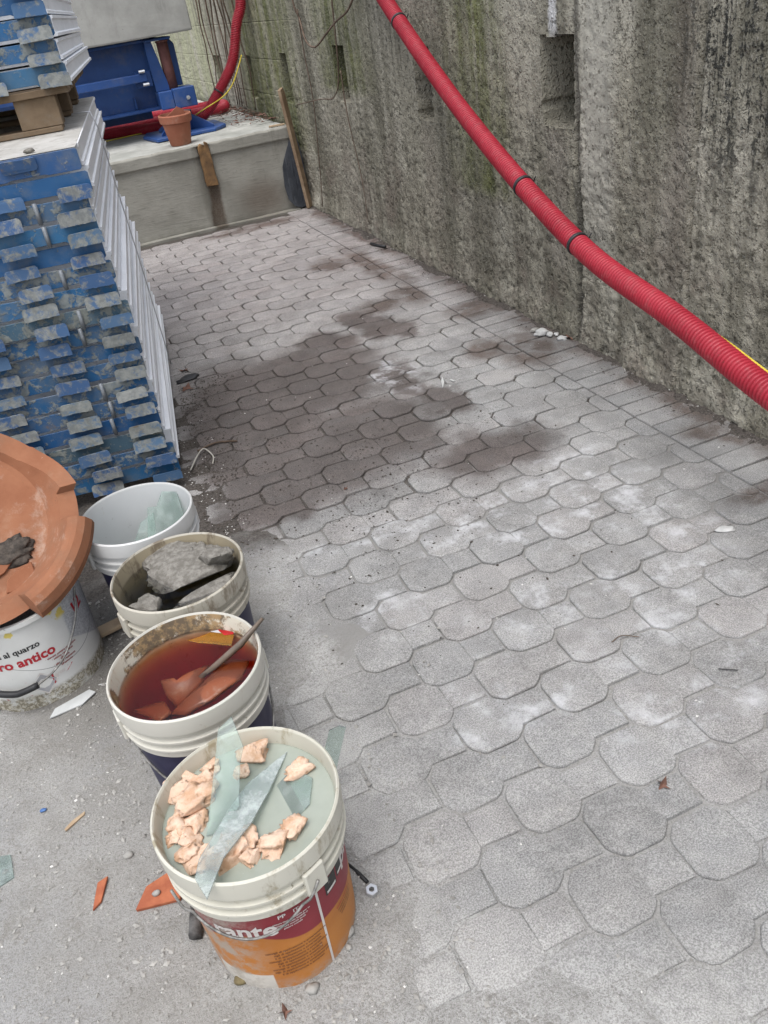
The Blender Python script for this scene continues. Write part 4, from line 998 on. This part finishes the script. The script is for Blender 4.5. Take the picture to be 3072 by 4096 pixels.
for i, (x, y, s) in enumerate(FOAM):
    x, y = wpos(x, y); b = .0205*s
    me = rock_mesh('foam_lump', b*1.05, b*.85, b*.62, MFOAM, i+2, 4, .62, 1.25, .20, flat=.85, cuts=3)
    o = obj('foam_lump', me, None, (x, y, .309+b*.12), (0, 0, random.uniform(0, 6)))
    tag(o, {0: 'big peach foam lump behind the tall narrow glass shard', 1: 'tiny foam crumb touching the side of the tall narrow glass shard', 6: 'largest pale foam lump in the cluster opposite the bucket lug',
            13: 'foam lump half under the tip of the pointed frosted shard, outer side', 14: 'big foam lump beside the tip of the pointed frosted shard, inner side', 15: 'foam lump floating next to the middle of the pointed frosted shard',
            17: 'large notched foam lump at the rim above the bucket lug', 18: 'smaller foam lump joined to the notched one above the bucket lug', 19: 'lone foam lump beside the broad flat glass shard',
            10: 'smallest foam crumb against the inner bucket wall'}.get(i, 'peach coloured foam lump in the long cluster along the orange labelled bucket wall'), 'foam', 'foam lumps in the orange labelled bucket')
G1 = [(-0.018, 1.027, 0.42), (0.006, 1.023, 0.44), (0.009, 0.988, 0.4), (-0.003, 0.979, 0.38), (-0.026, 0.94, 0.33), (-0.081, 0.914, 0.305), (-0.093, 0.923, 0.305), (-0.057, 0.971, 0.36)]
def planar(pts, idx=None):
    P = [Vector(p) for p in pts]; c = sum(P, Vector())/len(P); n = Vector()
    for a, b in zip(P, P[1:]+P[:1]): n += (a-c).cross(b-c)
    n.normalize(); return [p-n*(p-c).dot(n) for p in P]
o = obj('glass_shard', sheet3('glass_shard', planar(G1), .003, MGLASS)); tag(o, 'tall narrow glass shard standing out of the orange labelled bucket', 'glass')
G2 = [(0.077, 1.029, 0.309), (0.028, 0.957, 0.318), (-0.017, 0.898, 0.328), (-0.072, 0.848, 0.340), (-0.108, 0.785, 0.354), (-0.118, 0.828, 0.350), (-0.107, 0.86, 0.344), (-0.039, 0.947, 0.325), (-0.002, 0.985, 0.318)]
o = obj('glass_shard', sheet3('glass_shard', planar(G2), .003, MGLASSF)); tag(o, 'long pointed frosted glass shard laid across the orange labelled bucket rim', 'glass')
G3 = [(0.098, 0.948, 0.312), (0.076, 0.986, 0.308), (0.03, 0.964, 0.304), (-0.018, 0.919, 0.298), (0.006, 0.866, 0.300), (0.078, 0.903, 0.309)]
o = obj('glass_shard', sheet3('glass_shard', planar(G3), .0025, MGLASS)); tag(o, 'broad glass shard lying flat on the murky water beside the pointed one', 'glass')
G4 = [(0.205, 1.128, 0.20), (0.196, 1.138, 0.205), (0.172, 1.143, 0.19), (0.129, 1.187, 0.02), (0.156, 1.167, 0.01)]
o = obj('glass_shard', sheet3('glass_shard', planar(G4), .003, MGLASS)); tag(o, 'glass shard leaning on the ground behind the orange labelled bucket', 'glass')
# --- brown water bucket
TB = Bucket('paint_bucket', 'white rimmed navy bucket filled with dark brown water and terracotta pieces', (-.041, 1.321, .002), (R(.5), R(-.5), 0))
TB.body(MNAVY, MTEA, MTEAIN); TB.water(.298, MWTEA); a_ = R(8); TB.lug(a_, MTEA); TB.lug(a_+math.pi, MTEA); TB.bail(a_, a_+math.pi*-1, .17, out=.006); 
def tpos(p, k=.93): return (-.041+(p[0]+.041)*k, 1.321+(p[1]-1.321)*k)
def curved(name, pts, z0, bend, thick, mat, tilt=(0, 0)):
    c = Vector((sum(p[0] for p in pts)/len(pts), sum(p[1] for p in pts)/len(pts), 0))
    bm = bmesh.new(); f0 = bm.faces.new([bm.verts.new((p[0]-c.x, p[1]-c.y, 0)) for p in pts]); bmesh.ops.triangulate(bm, faces=[f0]); bmesh.ops.subdivide_edges(bm, edges=list(bm.edges), cuts=4, use_grid_fill=True)
    for v in bm.verts: v.co.z = -bend*(v.co.x**2+v.co.y**2)+tilt[0]*v.co.x+tilt[1]*v.co.y
    bm.normal_update()
    if sum(f.normal.z for f in bm.faces) < 0: bmesh.ops.reverse_faces(bm, faces=bm.faces)
    me = bpy.data.meshes.new(name); bm.to_mesh(me); bm.free(); me.materials.append(mat); me.polygons.foreach_set('use_smooth', [True]*len(me.polygons))
    o = obj(name, me, None, (c.x, c.y, z0)); md = o.modifiers.new('s', 'SOLIDIFY'); md.thickness = thick; md.offset = -1; return o
o = curved('terracotta_shard', [tpos(p) for p in [(-0.104, 1.349), (-0.075, 1.333), (-0.071, 1.323), (0.005, 1.346), (-0.021, 1.293), (-0.083, 1.256), (-0.100, 1.297)]], .300, 6.5, .016, MTERD, (.10, .32)); tag(o, 'angular wet terracotta pot piece half out of the brown water', 'shard')
o = curved('terracotta_shard', [tpos(p) for p in [(0.049, 1.343), (0.087, 1.311), (0.058, 1.260), (-0.016, 1.228), (-0.079, 1.224), (-0.103, 1.247), (-0.030, 1.282)]], .3015, 2.2, .014, MTERD, (.06, -.10)); tag(o, 'long curved terracotta piece along the rim of the brown water bucket', 'shard')
o = curved('terracotta_shard', [tpos(p) for p in [(-0.176, 1.308), (-0.108, 1.288), (-0.099, 1.247), (-0.128, 1.236)]], .282, 1.5, .012, MTERD, (.2, 0)); tag(o, 'terracotta piece sunk below the brown water surface', 'shard')
v, f = tube([(.128, 1.325, .372), (.071, 1.325, .330), (-.034, 1.314, .285)], [.004, .008, .007], 5); o = mobj('wood_splinter', v, f, m_simple('wet_stick', (.10, .075, .055), (.17, .13, .10), .4, 10, .3, 60), None, True); tag(o, 'thin grey stick leaning over the rim of the brown water bucket', 'stick')
o = curved('candy_wrapper', [tpos(p) for p in [(0.043, 1.441), (0.078, 1.427), (0.076, 1.401), (0.062, 1.368), (0.040, 1.386), (-0.004, 1.420), (-0.026, 1.443), (-0.000, 1.441)]], .3000, 0, .0006, MFILM); tag(o, 'clear sweet wrapper with a red and white end floating in brown water', 'wrapper')
c0 = o.location
o_ = obj('wrapper_end', sheet3('wrapper_end', [(tpos((0.047, 1.439))[0]-c0.x, tpos((0.047, 1.439))[1]-c0.y, .001), (tpos((0.078, 1.427))[0]-c0.x, tpos((0.078, 1.427))[1]-c0.y, .001), (tpos((0.076, 1.404))[0]-c0.x, tpos((0.076, 1.404))[1]-c0.y, .001), (tpos((0.056, 1.412))[0]-c0.x, tpos((0.056, 1.412))[1]-c0.y, .001)], .0006, MREDP), o)
o_ = obj('wrapper_tip', sheet3('wrapper_tip', [(tpos((0.030, 1.442))[0]-c0.x, tpos((0.030, 1.442))[1]-c0.y, .001), (tpos((0.047, 1.439))[0]-c0.x, tpos((0.047, 1.439))[1]-c0.y, .001), (tpos((0.051, 1.423))[0]-c0.x, tpos((0.051, 1.423))[1]-c0.y, .001)], .0006, MWHP), o)
# --- muddy bucket with mortar lumps
GB = Bucket('paint_bucket', 'mud crusted navy bucket holding grey mortar lumps in olive water', (-.001, 1.642, .002), (R(-.3), R(.4), 0))
GB.body(MNAVY, MMUDC, MMUDIN); GB.water(.300, MWOLI); GB.lug(R(-165), MMUDC)
def lump(name, x, y, z, sx, sy, sz, rz, seed, label, fl=.45, tilt=(0, 0)):
    o = obj(name, rock_mesh(name, sx, sy, sz, MROCK, seed, 6 if sx > .1 else 5, .40, 1.2, .12, flat=fl, cuts=5), None, (x, y, z), (tilt[0], tilt[1], rz)); tag(o, label, 'rubble'); return o
lump('mortar_lump', .022, 1.690, .302, .118, .080, .050, R(-32), 4, 'large flat grey mortar slab in the muddy bucket', .30, (R(6), R(-3)))
lump('mortar_lump', .092, 1.660, .332, .044, .034, .030, R(-40), 9, 'rounded grey mortar lump on top of the slab in the muddy bucket', .6)
lump('mortar_lump', -.086, 1.600, .296, .040, .030, .030, R(-50), 15, 'small grey mortar lump at the rim of the muddy bucket')
lump('mortar_lump', .045, 1.585, .290, .075, .040, .028, R(10), 21, 'mortar lump mostly under water in the muddy bucket')
# --- clean white bucket
WB = Bucket('paint_bucket', 'clean white rimmed navy bucket with clear glass shards inside, beside the plank stack', (-.050, 1.969, .002), (R(.3), 0, 0), .124, .138, .34)
WB.body(MNAVY, MWH, MWHIN); WB.lug(R(12), MWH); WB.lug(R(192), MWH); WB.bail(R(12), R(20), .02)
def ws(name, pts, label, mat=MGLASS): o = obj('glass_shard', sheet3('glass_shard', planar(pts), .003, mat)); tag(o, label, 'glass')
ws('a', [(.066, 2.040, .325), (.062, 1.975, .27), (.03, 1.885, .15), (-.055, 1.90, .10), (-.065, 1.99, .19), (-.015, 2.080, .28), (.012, 2.066, .28), (.036, 2.078, .315)], 'broad clear glass shard leaning inside the white bucket')
ws('b', [(-.005, 2.08, .26), (-.040, 1.965, .12), (-.125, 1.98, .10), (-.098, 2.04, .18), (-.05, 2.07, .25)], 'second clear glass shard lying deeper in the white bucket')
o = curved('terracotta_chip', [(-.145, 1.915), (-.118, 1.905), (-.111, 1.880), (-.136, 1.890)], .24, 0, .006, MTER, (.6, .2)); tag(o, 'small terracotta chip inside the white bucket', 'shard')
# --- white labelled bucket under the dish
AB = Bucket('paint_bucket', 'white bucket with black and red lettering under the broken terracotta dish', (-.400, 1.910, .002), (0, 0, 0), .158, .164, .275, .262)
v, f = lathe([(0, .004), (.15, .004), (.155, 0), (.158, .003), (AB.rad(.15), .15), (AB.rad(.26), .26), (.171, .263), (.171, .275), (.162, .275), (.160, .25), (.153, .02), (0, .02)], 80); o = mobj('body', v, f, MARC, AB.t, True); autosmooth(o.data, 40)
AB.text('pittura al quarzo', R(-101), .195, .023, MTK, tilt=R(2), bold=.025); AB.text('muro antico', R(-97), .162, .037, MTR, sx=1.0, bold=.032)
AB.patch(R(-98), 0.0, 0, 0, MTR, 'red_band', .0006, poly=[(-.12, .055), (-.06, .052), (0, .056), (.06, .066), (.10, .082), (.118, .094), (.06, .097), (0, .100), (-.12, .100)])
AB.patch(R(-84), .080, 0, 0, MTW, 'emblem', .0010, poly=[(-.036, 0), (0, -.036), (.036, 0), (0, .036)]); AB.patch(R(-84), .080, 0, 0, MTG, 'emblem_field', .0014, poly=[(-.030, 0), (0, -.030), (.030, 0), (0, .030)])
AB.text('arco', R(-69), .090, .015, MTW, lift=.0012, bold=.04)
for k, s in enumerate(('elevato potere riempitivo', 'ottima resistenza', 'alla luce', 'elevata resistenza', 'all\'esterno')): AB.text('· '+s, R(-60), .142-k*.0088, .0080, MTDR, bold=.03)
AB.text('12', R(-28), .215, .05, MTR, tilt=R(10)); AB.text('l', R(-32), .270, .045, MTR, tilt=R(-10))
v, f = tube(spline([(.168*math.cos(R(-22)), .168*math.sin(R(-22)), .258), (.176*math.cos(R(-40)), .176*math.sin(R(-40)), .20), (.178*math.cos(R(-62)), .178*math.sin(R(-62)), .135), (.178*math.cos(R(-85)), .178*math.sin(R(-85)), .100), (.180*math.cos(R(-110)), .180*math.sin(R(-110)), .088), (.178*math.cos(R(-150)), .178*math.sin(R(-150)), .14)], 60), .0024, 6); mobj('handle', v, f, MWIRE, AB.t, True)
P = [Vector((.181*math.cos(R(a)), .181*math.sin(R(a)), .088+abs(a+105)*.0006)) for a in range(-124, -84, 4)]; v, f = tube(P, .0085, 8); mobj('handle_grip', v, f, MBLACK, AB.t, True)
# --- broken terracotta dish leaning on the bucket
def dish():
    full = [(0, .024), (.16, .027), (.246, .030), (.262, .038), (.302, .098), (.322, .136), (.338, .148), (.352, .151), (.374, .145), (.394, .121), (.401, .095), (.396, .080), (.352, .072), (.328, .040), (.300, .010), (.270, 0), (0, 0)]
    part = [(0, .024), (.16, .027), (.246, .030), (.262, .038), (.294, .088), (.306, .108), (.318, .122), (.328, .126), (.340, .127), (.350, .122), (.353, .112), (.350, .088), (.345, .068), (.328, .040), (.300, .010), (.270, 0), (0, 0)]
    n = 220; k = len(full); v = []; f = []
    for i in range(n):
        a = 360*i/n-180; t = 1.0 if -66 < a < -15 else 0.0
        w_ = 1.0+(.015*mnoise.noise(Vector((a*.08, 3, 1)))+.01*mnoise.noise(Vector((a*.3, 7, 2))))
        cut = 1.0 if t else .93+.06*mnoise.noise(Vector((a*.03, 1, 5)))-.22*max(0., min(1., (a-20)/40))
        for (r1_, z1_), (r2_, z2_) in zip(full, part):
            r_, z_ = (r1_, z1_) if t else (r2_*1.0, z2_*cut if z2_ > .06 else z2_)
            if -15 <= a < 2: r_, z_ = r1_*.62+r2_*.38, z1_*.9 if z1_ > .06 else z1_
            if not t:
                zm = .127-.062*max(0., min(1., (a-2)/36.)) if a > 2 else .100
                zm += .008*mnoise.noise(Vector((a*.06, 2, 9)))
                if z2_ > zm:
                    qi = full.index((r1_, z1_)); z_ = zm; r_ = .262+(zm-.038)*.629 if qi <= 7 else .328+(zm-.040)*.458
                else: r_, z_ = r2_, z2_
            if False: z_ += .010*mnoise.noise(Vector((a*.05, 2, 9)))
            v.append((r_*math.cos(R(a)), r_*math.sin(R(a)), z_))
    for i in range(n):
        j = (i+1) % n
        for q in range(k-1): f.append((i*k+q, j*k+q, j*k+q+1, i*k+q+1))
    me = mesh('terracotta_dish', v, f, MTER, True); autosmooth(me, 24); return me
DM = Matrix.Translation((-.461, 1.986, .424)) @ Matrix.Rotation(R(40), 4, 'X') @ Matrix.Rotation(R(10.3), 4, 'Y') @ Matrix.Scale(.79, 4)
o = obj('terracotta_dish', dish()); o.matrix_world = DM; tag(o, 'large broken terracotta dish tilted on top of the white labelled bucket', 'dish')
def on_dish(o, x, y, z, rz=0, tilt=0): o.matrix_world = DM @ Matrix.Translation((x, y, z)) @ Matrix.Rotation(rz, 4, 'Z') @ Matrix.Rotation(tilt, 4, 'X')
o = obj('soil_clod', rock_mesh('soil_clod', .085, .042, .016, MSOIL, 8, 4, .45, 1.8, .3)); on_dish(o, .120, -.120, .030, R(10)); tag(o, 'dark soil clod lying in the broken terracotta dish', 'soil')
o = obj('terracotta_shard', plate_mesh('terracotta_shard', [(-.055, -.022), (-.03, -.034), (.01, -.036), (.048, -.012), (.058, .022), (.03, .02), (0, .02), (-.03, .012)], .016, MTER, .003)); on_dish(o, .132, -.205, .031, R(20), R(4)); tag(o, 'rounded terracotta shard lying in the dish in front of the soil', 'shard')
o = obj('terracotta_shard', plate_mesh('terracotta_shard', [(-.07, -.014), (0, -.012), (.05, .012), (.03, .022), (-.07, .020)], .012, MTER, .002)); on_dish(o, .095, -.165, .030, R(20), R(8)); tag(o, 'long terracotta splinter between soil clod and rounded shard', 'shard')
# prop that carries the rear of the dish
o = obj('dish_prop', box_mesh('dish_prop', -.09, .09, -.05, .05, 0, .50, MWOOD, .004), None, (-.53, 2.16, -.001), (0, 0, R(8))); tag(o, 'upright timber block under the back of the terracotta dish', 'timber')

# ------------------------------------------------------------------ small things on the ground
def put(name, me, x, y, rz=0., dz=0., tilt=(0, 0), label=None, cat=None, group=None, base=None):
    z = max(sand_z(x, y), 0.0 if x > .2 else -1) if base is None else base
    o = obj(name, me, None, (x, y, z+dz), (tilt[0], tilt[1], rz)); tag(o, label, cat, group); return o
v, f = lathe([(.0055, 0), (.0115, 0), (.0125, .0015), (.0125, .0085), (.0115, .010), (.0055, .010), (.0055, 0)], 6); put('hex_nut', mesh('hex_nut', v, f, MSTEEL), .142, .910, .3, .001, (R(8), R(4)), 'shiny zinc hex nut lying on the dust beside the orange labelled bucket', 'nut')
put('terracotta_shard', plate_mesh('terracotta_shard', [(-.012, -.034), (.004, -.02), (.016, .03), (-.004, .022)], .006, MBRICK, .001), -0.333, 1.153, R(-8), .001, (R(3), 0), 'narrow pointed terracotta splinter lying alone on the dust', 'shard')
sh_ = put('terracotta_shard', plate_mesh('terracotta_shard', [(-.050, -.022), (.034, -.034), (.050, .004), (.030, .034), (-.026, .018)], .010, MBRICK, .0015), -0.221, 1.099, R(-5), .001, (R(4), R(-2)), 'flat terracotta piece lying beside the orange labelled bucket', 'shard')
put('pebble', rock_mesh('pebble', .008, .006, .005, MGRAV, 2, 2), -0.229, 1.092, 0, .014, label='grey pebble lying on the flat terracotta piece', cat='pebble')
v, f = tube([(-0.132, 1.116, .030), (-0.149, 1.059, .026), (-0.168, 1.006, .024), (-0.178, 0.969, .022)], [.011, .013, .012, .013], 8); bm_ = mesh('charred_stick', [Vector(p)+Vector((mnoise.noise(Vector(p)*60), mnoise.noise(Vector(p)*70), 0))*.004 for p in v], f, m_simple('charred_bark', (.03, .028, .026), (.12, .115, .11), .9, 30, .9, 70), True); o = obj('charred_stick', bm_); tag(o, 'dark charred stick jammed beside the orange labelled bucket', 'stick')
v, f = tube([(0.122, 0.983, .008), (0.135, 0.952, .007), (0.142, 0.932, .008)], [.004, .005, .004], 6); o = mobj('twig', v, f, MBLACK, None, True); tag(o, 'short black twig on the grit right of the orange labelled bucket', 'twig')
put('wood_chip', plate_mesh('wood_chip', [(-.026, -.003), (.022, .002), (.026, .008), (-.004, .009), (-.026, .003)], .003, MWOOD2, 0), -0.363, 1.351, R(25), .001, label='pale wood chip on the dusty ground in front of the labelled bucket', cat='chip')
put('pebble', rock_mesh('pebble', .008, .005, .003, MBLUE, 4, 2), -0.428, 1.419, 0, .003, label='tiny blue plastic chip on the dusty ground', cat='chip')
put('eggshell_chip', rock_mesh('stone_chip', .026, .014, .004, MSTONE, 6, 3, .3), 1.430, 1.457, R(-20), .003, label='pale cream flake lying on the pavers near the wall border', cat='flake')
put('white_splinter', plate_mesh('white_splinter', [(-.055, -.004), (0, -.008), (.055, .003), (.01, .007)], .004, MSTONE, .001), 1.231, 2.844, R(62), .002, label='long white splinter lying on the damp pavers', cat='splinter')
put('white_splinter', plate_mesh('white_splinter', [(-.014, -.004), (.014, -.004), (.012, .005), (-.012, .004)], .004, MSTONE, .001), 1.271, 2.836, R(100), .002, label='short white flake beside the long white splinter', cat='flake')
for i, (x, y, s, l) in enumerate(((1.797, 3.009, .032, 'large white stone'), (1.818, 2.974, .020, 'oval white pebble'), (1.833, 2.899, .022, 'flat grey-white stone'), (1.793, 3.059, .020, 'greyish stone'), (1.842, 2.959, .014, 'small white stone'))):
    put('white_stone', rock_mesh('white_stone', s, s*.7, s*.5, MSTONE if i != 3 else MGRAV, i+30, 3, .35), x, y, i*1.1, s*.25, label=l+' in the debris at the wall foot', cat='stone', base=.004)
def leaf(n=9, s=.03):
    v = [(0, 0, 0)]; 
    for i in range(n):
        a = 2*math.pi*i/n; r = s*(.45+.55*(i % 2)); v.append((r*math.cos(a), r*math.sin(a), .006*math.sin(a*3)))
    return [v, [(0, 1+i, 1+(i+1) % n) for i in range(n)]]
for x, y, s, rz, l in ((0.748, 0.853, .017, 0, 'small dark red leaf on the pavers'), (1.862, 2.884, .03, 1, 'brown dead leaf beside the white stones at the wall'), (0.329, 3.760, .028, 2, 'reddish dead leaf at the foot of the plank stack'), (0.302, 3.545, .040, .5, 'tan dead leaf beside the dark plastic scrap'), (0.605, 2.298, .010, 0, 'tiny dark leaf on the damp pavers'), (-0.066, 0.778, .013, 1, 'dark curled leaf in front of the orange labelled bucket')):
    put('dead_leaf', mesh('dead_leaf', *leaf(9, s), MLEAF), x, y, rz, .006, (R(10), R(6)), l, 'leaf')
put('plastic_scrap', rock_mesh('plastic_scrap', .055, .03, .010, MBLACK, 3, 3, .4), 0.331, 3.648, R(20), .006, label='crumpled dark plastic scrap at the foot of the plank stack', cat='scrap')
v, f = tube(spline([(0.164, 2.759, .008), (0.207, 2.841, .014), (0.241, 2.878, .016), (0.260, 2.811, .010), (0.247, 2.759, .006)], 20), .0028, 6); o = mobj('curled_strip', v, f, m_simple('pale_strip', (.34, .32, .28), (.45, .43, .38), .7, 20, .1, 50), None, True); tag(o, 'pale curled strip lying on the dark soil beside the plank stack', 'strip')
v, f = tube(spline([(0.217, 2.895, .006), (0.293, 2.915, .008), (0.370, 2.879, .006)], 12), .004, 5); o = mobj('twig', v, f, MVINE, None, True); tag(o, 'thin brown twig on the dark soil beside the plank stack', 'twig')
v, f = tube([(1.783, 5.011, .012), (1.801, 4.930, .010), (1.819, 4.857, .014)], .009, 6); o = mobj('black_stick', v, f, MBLACK, None, True); tag(o, 'short black stick on the border slabs by the wall', 'stick')
v, f = tube(spline([(0.903, 1.241, .003), (0.935, 1.247, .004), (0.968, 1.223, .003)], 8), .0012, 5); o = mobj('twig', v, f, MVINE, None, True); tag(o, 'hair thin dark twig on the pale pavers', 'twig')
v, f = tube([(1.051, 1.048, .003), (1.083, 1.023, .004)], .0012, 5); o = mobj('nail', v, f, MBLACK, None, True); tag(o, 'thin dark nail lying on the pavers', 'nail')
put('glass_chip', plate_mesh('glass_chip', [(-.06, -.01), (.02, -.02), (.06, .0), (.05, .02), (-.04, .014)], .003, MPLAS, 0), -0.342, 1.725, R(12), .002, label='translucent plastic film scrap at the foot of the labelled bucket', cat='scrap')
put('glass_shard', plate_mesh('glass_shard', [(-.04, -.05), (.03, -.04), (.035, .02), (-.04, .06)], .003, MGLASS, 0), -0.530, 1.311, R(10), .001, label='greenish glass shard lying on the dusty ground', cat='glass')
v, f = tube([(-0.372, 1.736, .006), (-0.298, 1.775, .004), (-0.186, 1.741, .006)], .0022, 5); o = mobj('pale_string', v, f, MWH, None, True); tag(o, 'pale string on the ground between labelled and brown water buckets', 'string')
put('wood_lath', box_mesh('wood_lath', -.16, .16, -.022, .022, 0, .014, MWOOD2, .003, 1, .004, 4), -0.171, 1.978, R(16), .0, (0, R(2)), 'weathered wooden lath on the ground between the buckets', 'lath')
put('pebble', rock_mesh('pebble', .013, .010, .008, m_simple('mossy_pebble', (.13, .10, .05), (.20, .16, .08), .9, 40, .5, 90), 12, 2), -0.119, 0.859, 0, .005, label='mossy brown pebble in front of the orange labelled bucket', cat='pebble')
for i, (x, y, s, l) in enumerate(((-0.013, 0.791, .012, 'dark grey pebble'), (0.079, 0.852, .011, 'round grey pebble'), (0.067, 0.829, .007, 'tiny grey pebble'), (-0.270, 1.214, .010, 'angular grey pebble'), (-0.090, 0.928, .011, 'pale grey pebble'))):
    put('pebble', rock_mesh('pebble', s, s*.8, s*.6, MGRAV, i+60, 2), x, y, i, s*.3, label=l+' lying in the dust near the orange labelled bucket', cat='pebble')
# ---- loose grit nobody could count
def grit(name, n, sampler, smin, smax, mat, label, cat, zoff=.25):
    base = np.array([(1, 0, 0), (-1, 0, 0), (0, 1, 0), (0, -1, 0), (0, 0, 1), (0, 0, -1)], float)
    fc = np.array([(0, 2, 4), (2, 1, 4), (1, 3, 4), (3, 0, 4), (2, 0, 5), (1, 2, 5), (3, 1, 5), (0, 3, 5)])
    V = []; F = []; k = 0
    for i in range(n):
        p = sampler()
        if p is None: continue
        x, y = p; s = smin*(smax/smin)**(rng.random()**1.8); sc = s*np.array([rng.uniform(.7, 1.4), rng.uniform(.6, 1.1), rng.uniform(.35, .8)])
        b = (base+rng.uniform(-.3, .3, (6, 3)))*sc; a = rng.uniform(0, 6.28); ca, sa = math.cos(a), math.sin(a)
        b = np.stack([b[:, 0]*ca-b[:, 1]*sa, b[:, 0]*sa+b[:, 1]*ca, b[:, 2]], 1)
        z = sand_z(x, y)
        if x > .22 and y > .7 and x < 1.8: z = max(z, 0.0)
        V.append(b+[x, y, z+s*zoff]); F.append(fc+k); k += 6
    me = mesh(name, np.concatenate(V), np.concatenate(F), mat); o = obj(name, me); tag(o, kind='stuff', label=label, cat=cat); return o
def s_dust():
    while True:
        x = rng.uniform(-.75, .6); y = rng.uniform(.45, 2.15)
        pr = .12+.9*math.exp(-((x+.02)/.16)**2)*(.4+.6*(y < 1.75))+.25*math.exp(-((x+.3)/.2)**2)
        if x > .3: pr *= .25
        if rng.random() < pr: return x, y
grit('grey_grit', 7500, s_dust, .0012, .0068, MGRAV, 'loose grey grit scattered in the dust around the buckets', 'grit')
def s_all():
    y = .45+5.8*rng.random()**1.6; x = rng.uniform(.05+.06*max(y-2.5, 0), 1.84); return x, y
def s_white():
    u = rng.random()
    if u < .45: return s_dust()
    if u < .62: return 1.87-abs(rng.normal(0, .07)), rng.uniform(1.4, 6.1)
    if u < .74: return .14+abs(rng.normal(0, .07))+.10*max(0, 0), rng.uniform(2.25, 3.2)
    return s_all()
grit('white_grit', 1500, s_white, .0010, .0038, MWGR, 'white mortar grit flecks scattered over the ground', 'grit')
def s_soil():
    u = rng.random()
    if u < .40:
        y = rng.uniform(2.25, 3.6); return .14+.13*(y-2.6 if y > 2.6 else 0)+abs(rng.normal(0, .11)), y
    if u < .72: return 1.875-abs(rng.normal(0, .055)), rng.uniform(1.4, 6.3)
    return rng.normal(.61, .31), rng.normal(2.45, .42)
grit('soil_crumbs', 7500, s_soil, .0014, .0050, MSOIL, 'dark soil crumbs along the wall foot and over the damp pavers', 'soil')
def s_leaf():
    return rng.uniform(1.2, 1.93), rng.uniform(6.35, 8.0)
V = []; F = []; k = 0
for i in range(420):
    u = rng.random(); y = rng.uniform(6.8, 8.9); x = 1.82-abs(rng.normal(0, .16))-(.0 if y > 6.9 else 0); s = rng.uniform(.008, .03); a = rng.uniform(0, 6.28)
    c_, s__ = math.cos(a)*s, math.sin(a)*s; z = .598+rng.uniform(0, .02)
    V += [(x-c_, y-s__, z), (x+s__*.4, y-c_*.4, z+rng.uniform(0, .012)), (x+c_, y+s__, z+rng.uniform(-.002, .01)), (x-s__*.4, y+c_*.4, z+.004)]; F.append((k, k+1, k+2, k+3)); k += 4
o = mobj('leaf_litter', V, F, MLEAF); tag(o, 'dry leaf litter along the wall on top of the block', 'litter', kind='stuff')
